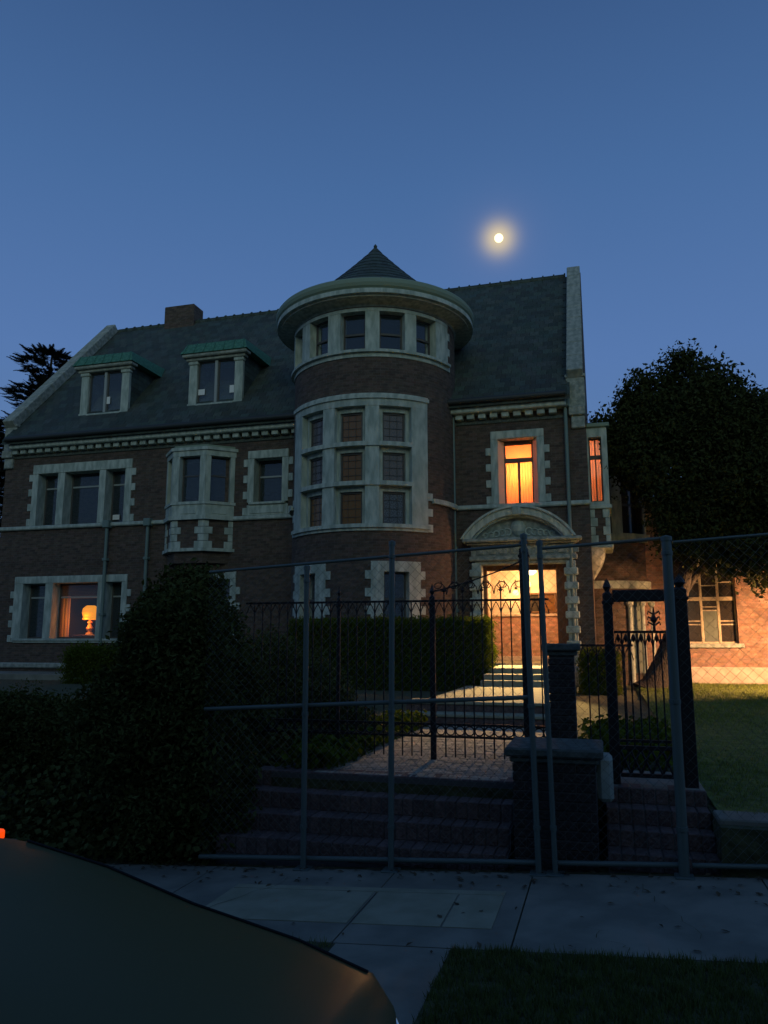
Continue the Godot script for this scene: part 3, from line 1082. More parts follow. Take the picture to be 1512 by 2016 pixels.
	# string course round the tower beside the window, and the two low windows
	for e in [[56.4, 92.0], [-92.0, -56.4]]: arc_part("string_course", M.stone, house, TR - 0.05, TR + 0.1, e[0], e[1], 5.56, 5.69)
	for e in [[-48.0, -16.0], [14.0, 46.0]]:
		st = nb()
		arc_block(st, g, TR - 0.36, TR + 0.05, e[0], e[1], 3.62, 3.9)
		arc_block(st, g, TR - 0.36, TR + 0.1, e[0], e[1], 2.0, 2.1)
		for q in [[e[0], e[0] + 8.0], [e[1] - 8.0, e[1]]]: arc_block(st, g, TR - 0.36, TR + 0.045, q[0], q[1], 2.1, 3.62)
		w = part("window", st, M.stone, house)
		for s in 2:
			for k in 8:
				if k % 2 == 0:
					var d0: float = e[0] - 3.6 if s == 0 else e[1]
					arc_part("quoin", M.stone, w, TR - 0.1, TR + 0.04, d0 + 0.03, d0 + 3.57, 2.02 + k * 0.234, 2.02 + (k + 1) * 0.234 - 0.01)
		arc_sash(w, e[0] + 8.0, e[1] - 8.0, 2.1, 3.62, M.glass, M.sash, 2.9)

func arc_sash(w: Node, d0: float, d1: float, y0: float, y1: float, pane: Material, sash: Material, rail := 0.0, leaded := false) -> void:
	var st := nb()
	var r := TR - 0.24
	var b := rad_to_deg(0.045 / r)
	arc_block(st, TC, r, r + 0.05, d0, d0 + b, y0, y1)
	arc_block(st, TC, r, r + 0.05, d1 - b, d1, y0, y1)
	arc_block(st, TC, r, r + 0.05, d0 + b, d1 - b, y0, y0 + 0.05)
	arc_block(st, TC, r, r + 0.05, d0 + b, d1 - b, y1 - 0.05, y1)
	if rail > 0.0: arc_block(st, TC, r, r + 0.06, d0 + b, d1 - b, rail - 0.03, rail + 0.03)
	if leaded:      # lead cames
		for k in 2: arc_block(st, TC, r + 0.024, r + 0.034, lerpf(d0, d1, (k + 1) / 3.0) - 0.12, lerpf(d0, d1, (k + 1) / 3.0) + 0.12, y0 + 0.05, y1 - 0.05)
		for k in 3: arc_block(st, TC, r + 0.023, r + 0.033, d0 + b, d1 - b, lerpf(y0, y1, (k + 1) / 4.0) - 0.005, lerpf(y0, y1, (k + 1) / 4.0) + 0.005)
	part("sash", st, sash, w)
	var cuts := [[y0 + 0.05, y1 - 0.05]]
	if rail > 0.0: cuts = [[y0 + 0.05, rail - 0.03], [rail + 0.03, y1 - 0.05]]
	for c in cuts:
		var p := []
		for d in [d0 + b, d1 - b]: p.append(Vector3(TC.x + sin(deg_to_rad(d)) * (r + 0.02), 0, TC.z + cos(deg_to_rad(d)) * (r + 0.02)))
		st = nb()
		quad(st, p[0] + Vector3(0, c[0], 0), p[1] + Vector3(0, c[0], 0), p[1] + Vector3(0, c[1], 0), p[0] + Vector3(0, c[1], 0))
		part("pane", st, pane, w)

func dormer(x0: float, x1: float) -> void:
	var o := Node3D.new()
	o.name = name_for(house, "dormer")
	house.add_child(o)
	var at := Vector3((x0 + x1) / 2.0, 9.6, -22.4)
	o.position = at - org[house]
	org[o] = at
	var z := -22.38
	var st := nb()
	# cheeks run back into the roof
	for x in [x0 + 0.02, x1 - 0.14]:
		st = nb()
		extrude(st, PackedVector2Array([Vector2(22.42, 9.55), Vector2(24.5, 11.7), Vector2(24.5, 11.75), Vector2(22.42, 11.3)]), zy, x, x + 0.12)
		part("cheek", st, M.slate, o)
	for x in [x0, x1 - 0.3]:
		st = nb()
		bx(st, x, x + 0.3, 9.6, 11.08, z - 0.15, z, 0.015)
		bx(st, x - 0.03, x + 0.33, 11.08, 11.2, z - 0.15, z + 0.04, 0.02)
		bx(st, x - 0.02, x + 0.32, 9.6, 9.7, z, z + 0.03, 0.01)
		part("pilaster", st, M.stone, o)
	st = nb()
	bx(st, x0 - 0.1, x1 + 0.1, 11.2, 11.3, z - 0.2, z + 0.08, 0.02)
	bx(st, x0 - 0.2, x1 + 0.2, 11.3, 11.42, z - 0.2, z + 0.2, 0.03)
	part("entablature", st, M.stone_dark, o)
	st = nb()
	bx(st, x0 + 0.3, x1 - 0.3, 9.6, 9.68, z - 0.2, z + 0.05, 0.015)
	part("sill", st, M.stone, o)
	# copper roof: a sloping fascia and a nearly flat top that runs back
	st = nb()
	var a := x0 - 0.24
	var b := x1 + 0.24
	var f0 := z + 0.24
	var lo := 11.421
	quad(st, Vector3(a, lo, f0), Vector3(b, lo, f0), Vector3(b - 0.16, 11.8, f0 - 0.18), Vector3(a + 0.16, 11.8, f0 - 0.18))
	quad(st, Vector3(a + 0.16, 11.8, f0 - 0.18), Vector3(b - 0.16, 11.8, f0 - 0.18), Vector3(b - 0.16, 11.94, -25.0), Vector3(a + 0.16, 11.94, -25.0))
	quad(st, Vector3(b, lo, f0), Vector3(b, lo, -24.5), Vector3(b - 0.16, 11.93, -24.9), Vector3(b - 0.16, 11.8, f0 - 0.18))
	quad(st, Vector3(a, lo, -24.5), Vector3(a, lo, f0), Vector3(a + 0.16, 11.8, f0 - 0.18), Vector3(a + 0.16, 11.93, -24.9))
	quad(st, Vector3(a, lo, -24.4), Vector3(b, lo, -24.4), Vector3(b, lo, f0), Vector3(a, lo, f0))
	part("copper_roof", st, M.copper, o)
	for k in 7:      # standing seams
		st = nb()
		var x := lerpf(a + 0.2, b - 0.2, k / 6.0)
		tube(st, [Vector3(lerpf(a, b, k / 6.0 * 0.9 + 0.05), lo + 0.02, f0 + 0.005), Vector3(x, 11.81, f0 - 0.18), Vector3(x, 11.93, -24.8)], 0.018, 5)
		part("seam", st, M.copper, o)
	var mid := (x0 + x1) / 2.0
	st = nb()
	bx(st, mid - 0.05, mid + 0.05, 9.68, 11.2, z - 0.14, z - 0.03, 0.01)
	part("mullion", st, M.sash_pale, o)
	for l in [[x0 + 0.3, mid - 0.05], [mid + 0.05, x1 - 0.3]]:
		sashes(o, l[0], l[1], 9.68, 11.2, z - 0.1, 0.0, M.sash, M.glass, 0.045)
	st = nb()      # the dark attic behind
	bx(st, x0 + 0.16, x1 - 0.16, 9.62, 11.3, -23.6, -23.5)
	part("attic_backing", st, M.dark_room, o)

func corner_oriel() -> void:
	var st := nb()
	var z := -22.45
	# narrow bay that leans out from the east wall; its front has a lit window
	for r in cut(-0.2, 0.36, 5.62, 7.9, [[-0.16, 0.2, 5.72, 7.62]]): bx(st, r[0], r[1], r[2], r[3], z - 0.3, z, 0.0)
	bx(st, 0.24, 0.36, 5.62, 7.9, z - 1.5, z - 0.3)
	bx(st, -0.2, 0.24, 5.62, 7.9, z - 1.5, z - 1.4)
	var w := part("corner_oriel", st, M.stone, house, "narrow stone bay hung on the right hand corner with a lit pane")
	st = nb()
	bx(st, -0.2, 0.44, 7.9, 8.02, z - 1.55, z + 0.08, 0.02)
	part("lead_roof", st, M.lead, w)
	st = nb()
	bx(st, -0.2, 0.42, 5.5, 5.62, z - 1.55, z + 0.06, 0.02)
	part("sill", st, M.stone, w)
	st = nb()
	bx(st, -0.2, 0.33, 4.5, 5.5, z - 1.45, z - 0.02)
	part("brick_base", st, M.brick, w)
	for k in 4:
		for s in 2:
			st = nb()
			var ww := 0.2 if k % 2 == s else 0.13
			bx(st, -0.195 if s == 0 else 0.345 - ww, -0.195 + ww if s == 0 else 0.345, 4.5 + k * 0.25 + 0.005, 4.5 + (k + 1) * 0.25 - 0.005, z - 0.2, z + 0.01, 0.01)
			part("quoin", st, M.stone, w)
	st = nb()
	bx(st, -0.2, 0.4, 4.38, 4.5, z - 1.5, z + 0.05, 0.02)
	part("base_moulding", st, M.stone, w)
	st = nb()      # curved corbel below
	var rows := []
	for k in 7:
		var u := k / 6.0
		var e := 0.36 * cos(u * PI / 2.0) + 0.02
		rows.append(PackedVector3Array([Vector3(-0.2, 4.38 - 0.8 * u, z - 0.7 + 0.72 * cos(u * PI / 2.0)), Vector3(-0.2 + e * 0.8, 4.38 - 0.8 * u, z - 0.7 + 0.7 * cos(u * PI / 2.0)), Vector3(-0.2 + e, 4.38 - 0.8 * u, z - 0.7 + 0.4 * cos(u * PI / 2.0)), Vector3(-0.2 + e, 4.38 - 0.8 * u, z - 1.4)]))
	grid(st, rows, true)
	part("corbel", st, M.stone_dark, w)
	st = nb()
	for f in [[-0.16, -0.12, 5.72, 7.62], [0.16, 0.2, 5.72, 7.62], [-0.12, 0.16, 7.58, 7.62], [-0.12, 0.16, 5.72, 5.78], [-0.12, 0.16, 7.0, 7.12], [0.0, 0.04, 5.78, 7.0], [0.0, 0.04, 7.12, 7.58]]:
		bx(st, f[0], f[1], f[2], f[3], z - 0.26, z - 0.22)
	part("sash", st, M.sash, w)
	for f in [[-0.12, 0.0, 5.78, 7.0], [0.04, 0.16, 5.78, 7.0], [-0.12, 0.0, 7.12, 7.58], [0.04, 0.16, 7.12, 7.58]]:
		st = nb()
		quad(st, Vector3(f[0], f[2], z - 0.24), Vector3(f[1], f[2], z - 0.24), Vector3(f[1], f[3], z - 0.24), Vector3(f[0], f[3], z - 0.24))
		part("pane", st, M.glass, w)

# ---------------------------------------------------------------- porch
func porch() -> void:
	var st := nb()
	# floor, steps and vestibule
	bx(st, -3.45, -0.86, 0.3, 1.17, -25.2, -22.0)
	bx(st, -2.64, -0.95, 0.3, 1.17, -22.0, -18.3, 0.015)
	part("porch_floor", st, M.concrete_pale, house)
	for s in [[1.053, -17.65], [0.937, -17.2]]:
		st = nb()
		bx(st, -2.64, -0.95, 0.3, s[0], -18.3 if s[0] > 1.0 else -17.65, s[1], 0.015)
		part("porch_step", st, M.concrete_pale, house)
	st = nb()
	for w in [[-3.6, -3.45, -25.2, -22.35], [-0.86, -0.71, -25.2, -22.35]]: bx(st, w[0], w[1], 1.17, 4.3, w[2], w[3])
	bx(st, -3.45, -0.86, 1.17, 2.62, -25.2, -25.02)
	part("vestibule_wall", st, M.porch_brick, house)
	st = nb()
	bx(st, -3.45, -0.86, 2.62, 4.3, -25.2, -25.02)
	bx(st, -3.449, -3.43, 2.62, 4.0, -25.0, -22.4)
	bx(st, -0.88, -0.861, 2.62, 4.0, -25.0, -22.4)
	part("plaster", st, M.plaster, house)
	st = nb()
	bx(st, -3.6, -0.71, 4.0, 4.15, -25.2, -22.35)
	part("porch_ceiling", st, M.plaster, house)
	st = nb()
	bx(st, -3.43, -0.88, 2.56, 2.66, -25.018, -24.96, 0.015)
	bx(st, -3.43, -0.88, 1.17, 1.32, -25.018, -24.97, 0.01)
	part("wainscot_rail", st, M.plaster, house)
	# leaded window of the inner wall
	st = nb()
	for f in [[-2.4, -2.34, 2.66, 3.3], [-1.42, -1.36, 2.66, 3.3], [-2.34, -1.42, 3.24, 3.3], [-2.34, -1.42, 2.66, 2.72], [-1.92, -1.88, 2.72, 3.24]]: bx(st, f[0], f[1], f[2], f[3], -25.02, -24.93, 0.008)
	var iw := part("inner_window", st, M.wood, house)
	for f in [[-2.34, -1.92, 0], [-1.88, -1.42, 1]]:
		st = nb()
		quad(st, Vector3(f[0], 2.72, -24.99), Vector3(f[1], 2.72, -24.99), Vector3(f[1], 3.24, -24.99), Vector3(f[0], 3.24, -24.99))
		part("pane", st, M.wing_glass if f[2] == 0 else M.stained1, iw)
	# inner casing that narrows the opening
	st = nb()
	bx(st, -3.45, -3.2, 1.17, 4.0, -22.75, -22.55, 0.015)
	bx(st, -1.22, -0.86, 1.17, 4.0, -22.75, -22.55, 0.015)
	bx(st, -3.2, -1.22, 3.82, 4.0, -22.75, -22.55, 0.015)
	part("door_casing", st, M.wood, house)
	# stone doorcase: blocked pilasters, entablature and curved pediment
	for s in 2:
		var x0 := -3.54 if s == 0 else -0.9
		var x1 := -3.28 if s == 0 else -0.64
		st = nb()
		bx(st, x0, x1, 0.9, 4.0, -22.36, -21.88, 0.012)
		var pl := part("pilaster", st, M.stone, house)
		for k in 7:
			st = nb()
			bx(st, x0 - 0.06, x1 + (0.03 if s == 0 else 0.06), 1.2 + k * 0.4, 1.2 + k * 0.4 + 0.2, -22.0, -21.8, 0.02)
			part("block", st, M.stone, pl)
		st = nb()
		bx(st, x0 - 0.08, x1 + 0.06, 0.6, 1.12, -22.0, -21.74, 0.02)
		part("plinth", st, M.stone, pl)
	st = nb()
	bx(st, -3.6, -0.58, 4.05, 4.18, -22.3, -21.84, 0.02)
	bx(st, -3.56, -0.62, 4.18, 4.5, -22.0, -21.9, 0.01)
	bx(st, -3.66, -0.52, 4.5, 4.56, -22.0, -21.74, 0.015)
	bx(st, -3.76, -0.44, 4.56, 4.66, -22.0, -21.6, 0.025)
	bx(st, -3.45, -0.86, 3.95, 4.05, -22.36, -21.95, 0.01)
	var en := part("entablature", st, M.stone_dark, house)
	for k in 9:      # carved panels of the frieze
		st = nb()
		var x := -3.4 + k * 0.33
		bx(st, x, x + 0.22, 4.23, 4.45, -21.9, -21.865, 0.015)
		part("frieze_panel", st, M.stone_dark, en)
	var cx := -2.19
	var R := 1.81
	var cyy := 4.66 + 0.86 - R
	var outer := PackedVector2Array()
	var inner := PackedVector2Array()
	var half := acos((4.66 - cyy) / R)
	for k in 25:
		var a := lerpf(-half, half, k / 24.0)
		outer.append(Vector2(cx + sin(a) * R, cyy + cos(a) * R))
	var r2 := R - 0.2
	var h2 := acos((4.66 - cyy) / r2)
	for k in 25:
		var a := lerpf(h2, -h2, k / 24.0)
		inner.append(Vector2(cx + sin(a) * r2, cyy + cos(a) * r2))
	st = nb()
	var ring := outer.duplicate()
	ring.append_array(inner)
	extrude(st, ring, xy, -22.0, -21.62)
	var pe := part("pediment", st, M.stone, house)
	st = nb()
	for rr in [[R + 0.06, R - 0.001, -21.55], [R - 0.2, R - 0.26, -21.74]]:
		var rg := PackedVector2Array()
		var ha := acos((4.66 - cyy) / rr[0])
		var hb := acos((4.66 - cyy) / rr[1])
		for k in 25: rg.append(Vector2(cx + sin(lerpf(-ha, ha, k / 24.0)) * rr[0], cyy + cos(lerpf(-ha, ha, k / 24.0)) * rr[0]))
		for k in 25: rg.append(Vector2(cx + sin(lerpf(hb, -hb, k / 24.0)) * rr[1], cyy + cos(lerpf(hb, -hb, k / 24.0)) * rr[1]))
		extrude(st, rg, xy, -22.0, rr[2])
	part("moulding", st, M.stone, pe)
	st = nb()
	extrude(st, inner, xy, -22.0, -21.93)
	part("tympanum", st, M.stone_dark, pe)
	st = nb()      # carved cartouche and keystone
	bx(st, cx - 0.12, cx + 0.12, 5.28, 5.56, -21.9, -21.5, 0.03)
	part("keystone", st, M.stone, pe)
	st = nb()
	lathe(st, [Vector2(0, -0.24), Vector2(0.12, -0.2), Vector2(0.2, -0.08), Vector2(0.22, 0.06), Vector2(0.16, 0.2), Vector2(0, 0.26)], Vector3(cx, 4.95, -21.97), 16)
	for s in [-1, 1]:
		for k in 5:
			var c := Vector3(cx + s * (0.3 + k * 0.16), 4.86 - 0.02 * k, -21.93)
			var pts := []
			for q in 9:
				var a := q / 8.0 * TAU * 0.8
				pts.append(c + Vector3(cos(a) * (0.1 - 0.008 * k) * s, sin(a) * (0.1 - 0.008 * k), 0.02))
			tube(st, pts, 0.025, 5)
	part("cartouche", st, M.stone, pe)

# ---------------------------------------------------------------- rooms with a light on
func room(x0: float, x1: float, y0: float, y1: float, zb: float, m: Material, called: String, open_east := false) -> void:
	var st := nb()
	var zf := FZ - 0.36
	bx(st, x0 - 0.1, x1 + 0.1, y0 - 0.1, y0, zb, zf)
	bx(st, x0 - 0.1, x1 + 0.1, y1, y1 + 0.1, zb, zf)
	bx(st, x0 - 0.1, x0, y0, y1, zb, zf)
	if not open_east: bx(st, x1, x1 + 0.1, y0, y1, zb, zf)
	bx(st, x0 - 0.1, x1 + 0.1, y0 - 0.1, y1 + 0.1, zb - 0.1, zb)
	part(called, st, m, house)

func drape(called: String, x0: float, x1: float, y0: float, y1: float, z: float, folds: int, label: String, m: Material, group := "") -> void:
	var st := nb()
	var rows := []
	for j in 7:
		var line := PackedVector3Array()
		for i in folds * 6 + 1:
			var u := float(i) / (folds * 6)
			line.append(Vector3(lerpf(x0, x1, u), lerpf(y0, y1, j / 6.0), z + 0.011 * sin(u * folds * TAU + j * 0.15)))
		rows.append(line)
	grid(st, rows)
	solo(called, st, m, label, "curtain", group)

func lit_rooms() -> void:
	var warm := Color(1.0, 0.72, 0.36)
	# upstairs, above the porch
	room(-3.3, -0.64, 5.6, 7.88, -24.8, M.room, "upper_room", true)
	var st := nb()
	bx(st, -2.19, -2.12, 5.76, 6.98, -22.36, -22.3, 0.01)
	bx(st, -2.54, -1.76, 6.97, 7.1, -22.37, -22.29, 0.012)
	var bar := part("window_bars", st, M.sash, house)
	st = nb()
	for f in [[-2.6, -2.54], [-1.78, -1.72]]: bx(st, f[0], f[1], 5.76, 7.56, -22.38, -22.3, 0.01)
	bx(st, -2.54, -1.78, 7.5, 7.56, -22.38, -22.3, 0.01)
	part("casing", st, M.sash, bar)
	st = nb()      # splayed reveals
	extrude(st, PackedVector2Array([Vector2(-2.719, -22.0), Vector2(-2.58, -22.3), Vector2(-2.719, -22.3)]), func(p: Vector2, d: float) -> Vector3: return Vector3(p.x, d, p.y), 7.6, 5.72)
	extrude(st, PackedVector2Array([Vector2(-1.601, -22.0), Vector2(-1.74, -22.3), Vector2(-1.601, -22.3)]), func(p: Vector2, d: float) -> Vector3: return Vector3(p.x, d, p.y), 7.6, 5.72)
	part("reveal", st, M.casing, bar)
	drape("curtain", -2.56, -2.17, 5.74, 7.0, -22.44, 5, "pale curtain lit from behind, left half of the glowing upstairs window", M.curtain)
	drape("curtain", -2.14, -1.74, 5.74, 7.0, -22.44, 5, "pale curtain lit from behind, right half of the glowing upstairs window", M.curtain)
	drape("curtain", -2.58, -1.72, 7.02, 7.56, -22.43, 3, "short curtain glowing orange across the top light of the upstairs window", M.curtain)
	var lamp := thing("wall_lamp", "two bulb lamp glowing behind the curtains of the upstairs window", "lamp", Vector3(-2.15, 6.35, -22.95))
	st = nb()
	lathe(st, [Vector2(0.0, 0.0), Vector2(0.07, 0.0), Vector2(0.03, 0.04), Vector2(0.015, 0.3), Vector2(0.0, 0.32)], Vector3(-2.15, 6.35, -22.95), 12)
	for s in [-1, 1]: tube(st, [Vector3(-2.15, 6.6, -22.95), Vector3(-2.15 + 0.09 * s, 6.58, -22.95), Vector3(-2.15 + 0.16 * s, 6.66, -22.95)], 0.01, 6)
	bx(st, -2.25, -2.05, 5.6, 6.35, -23.05, -22.85, 0.01)
	part("stem", st, M.wood, lamp)
	for s in [-1, 1]:
		st = nb()
		var c := Vector3(-2.15 + 0.16 * s, 6.72, -22.95)
		lathe(st, [Vector2(0, -0.05), Vector2(0.035, -0.035), Vector2(0.045, 0), Vector2(0.03, 0.04), Vector2(0, 0.055)], c, 12)
		part("bulb", st, glow(Color(1, 0.75, 0.4), 4.0), lamp)
		omni(lamp, "bulb_light", c, Color(1.0, 0.50, 0.21), 2.2, 0.05)
	var cl := thing("ceiling_lamp", "round ceiling lamp in the lit upstairs room seen through the corner bay", "lamp", Vector3(-0.75, 7.6, -23.4))
	st = nb()
	lathe(st, [Vector2(0, -0.12), Vector2(0.1, -0.1), Vector2(0.14, 0), Vector2(0.1, 0.1), Vector2(0, 0.12)], Vector3(-0.75, 7.6, -23.4), 16)
	part("globe", st, glow(Color(1, 0.66, 0.3), 3.0), cl)
	omni(cl, "globe_light", Vector3(-0.75, 7.6, -23.4), Color(1.0, 0.50, 0.21), 2.5, 0.12)
	drape("curtain", -0.15, 0.19, 5.72, 7.62, -22.76, 4, "narrow curtain glowing orange in the bay at the right hand corner", M.curtain)
	# ground floor, far left
	room(-18.05, -15.95, 1.65, 3.9, -25.0, M.dark_room, "lower_room")
	drape("curtain", -17.8, -17.42, 1.88, 3.3, -22.5, 3, "orange patterned curtain at the left edge of the lit ground floor window", M.red_drape)
	for k in 9:
		st = nb()
		bx(st, -17.7, -16.03, 3.3 + k * 0.05, 3.304 + k * 0.05, -22.47, -22.425)
		part("blind_slat", st, M.blind, house)
	var tl := thing("table_lamp", "glowing yellow shaded table lamp behind the ground floor window", "lamp", Vector3(-17.05, 1.65, -23.1))
	st = nb()
	lathe(st, [Vector2(0.26, 2.52), Vector2(0.24, 2.62), Vector2(0.28, 2.75), Vector2(0.26, 2.9), Vector2(0.14, 3.0)], Vector3(-17.05, 0, -23.1), 20)
	part("lamp_shade", st, glow(Color(1.0, 0.62, 0.16), 0.85), tl)
	st = nb()
	lathe(st, [Vector2(0.14, 2.0), Vector2(0.12, 2.06), Vector2(0.06, 2.1), Vector2(0.13, 2.22), Vector2(0.05, 2.36), Vector2(0.1, 2.42), Vector2(0.02, 2.5), Vector2(0.02, 2.7)], Vector3(-17.05, 0, -23.1), 18)
	part("stem", st, mat(lin(0.5, 0.3, 0.1), 0.35), tl)
	st = nb()
	bx(st, -17.5, -16.6, 1.95, 2.0, -23.4, -22.8, 0.01)
	for x in [-17.45, -16.7]:
		for z in [-23.35, -22.9]: bx(st, x, x + 0.05, 1.65, 1.95, z, z + 0.05)
	solo("side_table", st, M.wood, "small dark table under the lit lamp in the ground floor window", "table")
	omni(tl, "shade_light", Vector3(-17.05, 2.45, -22.78), Color(1.0, 0.58, 0.22), 0.4, 0.06)
	# porch lights
	var pl := thing("porch_lamp", "bright white ceiling lamp hanging in the lit porch", "lamp", Vector3(-2.06, 4.0, -23.3))
	st = nb()
	lathe(st, [Vector2(0, 3.74), Vector2(0.14, 3.75), Vector2(0.23, 3.82), Vector2(0.2, 3.92), Vector2(0.0, 3.95)], Vector3(-2.06, 0, -23.3), 20)
	part("globe", st, glow(Color(1, 0.92, 0.72), 8.0), pl)
	st = nb()
	lathe(st, [Vector2(0.0, 3.95), Vector2(0.1, 3.95), Vector2(0.1, 4.0)], Vector3(-2.06, 0, -23.3), 16)
	part("rose", st, M.iron, pl)
	omni(pl, "globe_light", Vector3(-2.06, 3.84, -23.3), Color(1.0, 0.71, 0.46), 4.0, 0.12)
	var dl := SpotLight3D.new()      # the same fitting throws its light out over the steps
	dl.name = "downlight"
	dl.light_color = Color(1.0, 0.80, 0.50)
	dl.light_energy = 150.0
	dl.light_size = 0.12
	dl.spot_range = 40.0
	dl.spot_attenuation = 2.0
	dl.spot_angle = 18.0
	dl.spot_angle_attenuation = 0.4
	dl.shadow_enabled = true
	pl.add_child(dl)
	dl.look_at_from_position(Vector3(-2.06, 3.7, -23.15), Vector3(-2.15, 0.8, -17.85))
	dl.transform.origin = Vector3(0, -0.3, 0.15)
	for x in [-2.22, -2.62]:
		var sc := thing("wall_sconce", "bright sconce on the back wall of the porch, %s one" % ("right hand" if x > -2.4 else "left hand"), "lamp", Vector3(x, 3.45, -25.0))
		st = nb()
		bx(st, x - 0.04, x + 0.04, 3.4, 3.5, -25.02, -24.92, 0.01)
		part("bracket", st, M.iron, sc)
		st = nb()
		var yy := 3.56 if x > -2.4 else 3.3
		lathe(st, [Vector2(0, yy - 0.09), Vector2(0.08, yy - 0.07), Vector2(0.1, yy), Vector2(0.06, yy + 0.09), Vector2(0, yy + 0.1)], Vector3(x, 0, -24.82), 14)
		part("globe", st, glow(Color(1, 0.85, 0.55), 2.5), sc)
		omni(sc, "globe_light", Vector3(x, yy, -24.82), Color(1.0, 0.78, 0.48), 0.8, 0.08)

# ---------------------------------------------------------------- the right hand end: round bay and low wing
func wing() -> void:
	var c := Vector3(0.0, 0, -27.0)
	var R := 1.75
	var st := nb()
	var holes := [[25.0, 52.0, 5.2, 6.85], [30.0, 56.0, 0.8, 3.0]]
	for r in cut(-30.0, 180.0, 0.2, 7.9, holes): arc_block(st, c, R - 0.3, R, r[0], r[1], r[2], r[3])
	var bay := part("round_bay", st, M.brick_uv, house)
	st = nb()
	arc_block(st, c, R - 0.1, R + 0.14, -30.0, 180.0, 4.98, 5.16)
	arc_block(st, c, R - 0.1, R + 0.08, -30.0, 180.0, 4.9, 4.98)
	part("ledge", st, M.stone, bay)
	st = nb()
	arc_block(st, c, R - 0.1, R + 0.1, -30.0, 180.0, 3.42, 3.66)
	part("ledge", st, M.stone, bay)
	for e in [[14.0, 25.0], [52.0, 64.0]]:
		st = nb()
		arc_block(st, c, R - 0.32, R + 0.05, e[0], e[1], 5.17, 6.85)
		part("jamb", st, M.stone, bay)
	st = nb()
	arc_block(st, c, R - 0.32, R + 0.06, 14.0, 64.0, 6.85, 7.1)
	arc_block(st, c, R - 0.3, R + 0.25, -30.0, 180.0, 7.7, 7.95)
	part("lintel", st, M.stone, bay)
	st = nb()
	arc_block(st, c, R - 0.25, R - 0.2, 25.0, 52.0, 6.1, 6.18)
	for d in [25.0, 38.0, 50.5]: arc_block(st, c, R - 0.25, R - 0.2, d, d + 1.5, 5.2, 6.85)
	part("sash", st, M.sash, bay)
	st = nb()
	arc_block(st, c, R - 0.235, R - 0.225, 25.1, 51.9, 5.21, 6.84)
	part("pane", st, M.wing_glass, bay)
	st = nb()
	arc_block(st, c, R - 0.3, R - 0.2, 30.0, 56.0, 0.8, 3.0)
	part("side_door", st, M.wing_glass_pale, bay)
	st = nb()
	arc_block(st, c, R - 0.3, R + 0.16, 26.0, 60.0, 3.0, 3.2)
	part("door_hood", st, M.stone, bay)
	for d in [28.0, 43.0, 58.0]:
		var a := deg_to_rad(d)
		st = nb()
		lathe(st, [Vector2(0.11, 0.4), Vector2(0.11, 0.55), Vector2(0.075, 0.6), Vector2(0.065, 2.85), Vector2(0.11, 2.92), Vector2(0.11, 3.0)], Vector3(c.x + sin(a) * (R + 0.06), 0, c.z + cos(a) * (R + 0.06)), 14)
		part("column", st, M.stone, bay)
	# the low brick wing
	st = nb()
	var wz := -26.0
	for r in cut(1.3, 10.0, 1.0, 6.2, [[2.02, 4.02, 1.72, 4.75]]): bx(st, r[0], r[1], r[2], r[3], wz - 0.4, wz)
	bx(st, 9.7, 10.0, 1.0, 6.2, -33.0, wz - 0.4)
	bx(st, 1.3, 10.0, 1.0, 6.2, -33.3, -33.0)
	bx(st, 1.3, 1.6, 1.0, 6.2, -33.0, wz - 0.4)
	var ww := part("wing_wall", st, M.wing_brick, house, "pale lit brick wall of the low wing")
	st = nb()
	bx(st, 1.3, 10.0, 0.2, 1.0, wz - 0.4, wz + 0.05, 0.02)
	part("plinth", st, M.plaster, ww)
	st = nb()
	bx(st, 1.3, 10.1, 6.2, 6.4, -33.1, wz + 0.12, 0.02)
	part("flat_roof", st, M.stone, ww)
	st = nb()
	bx(st, 1.9, 4.16, 1.58, 1.72, wz - 0.2, wz + 0.08, 0.02)
	part("sill", st, M.stone, ww)
	var xs := [2.02, 2.52, 3.02, 3.52, 4.02]
	st = nb()
	var z := wz - 0.2
	for x in xs: bx(st, maxf(x - 0.04, 2.02), minf(x + 0.04, 4.02), 1.72, 4.75, z - 0.06, z, 0.01)
	part("mullion", st, M.sash_wing, ww)
	for k in 4:
		var a: float = xs[k] + 0.041
		var b: float = xs[k + 1] - 0.041
		st = nb()
		bx(st, a, b, 3.04, 3.16, z - 0.05, z + 0.01, 0.01)
		part("transom", st, M.sash_wing, ww)
		var low := 2.72 if k % 2 == 0 else 2.28
		st = nb()
		bx(st, a, b, low, low + 0.035, z - 0.05, z - 0.01)
		bx(st, a, b, low + 0.11, low + 0.145, z - 0.05, z - 0.01)
		bx(st, a, b, 3.5 + (0.1 if k % 2 else 0.0), 3.535 + (0.1 if k % 2 else 0.0), z - 0.05, z - 0.01)
		bx(st, a, b, 1.72, 1.77, z - 0.05, z - 0.01)
		part("glazing_bar", st, M.sash_wing, ww)
		for f in [[1.77, low], [low + 0.035, low + 0.11], [low + 0.145, 3.04], [3.16, 4.75]]:
			st = nb()
			quad(st, Vector3(a, f[0], z - 0.03), Vector3(b, f[0], z - 0.03), Vector3(b, f[1], z - 0.03), Vector3(a, f[1], z - 0.03))
			part("pane", st, M.wing_glass_pale if k == 2 and f[0] < 2.0 else M.wing_glass, ww)
	# the flood lamp on the lawn, just past the right edge
	var at := Vector3(5.7, 0.46, -22.4)
	var fl := thing("garden_floodlight", "floodlight on a pole on the lawn lighting the low brick wing", "lamp", at)
	st = nb()
	tube(st, [at, at + Vector3(0, 2.3, 0)], 0.03, 8)
	var head := Transform3D(Basis.looking_at(Vector3(-0.8, -0.7, -0.6)), at + Vector3(0, 2.4, 0))
	box(st, Vector3(-0.18, -0.12, 0.02), Vector3(0.18, 0.12, 0.14), 0.02, head)
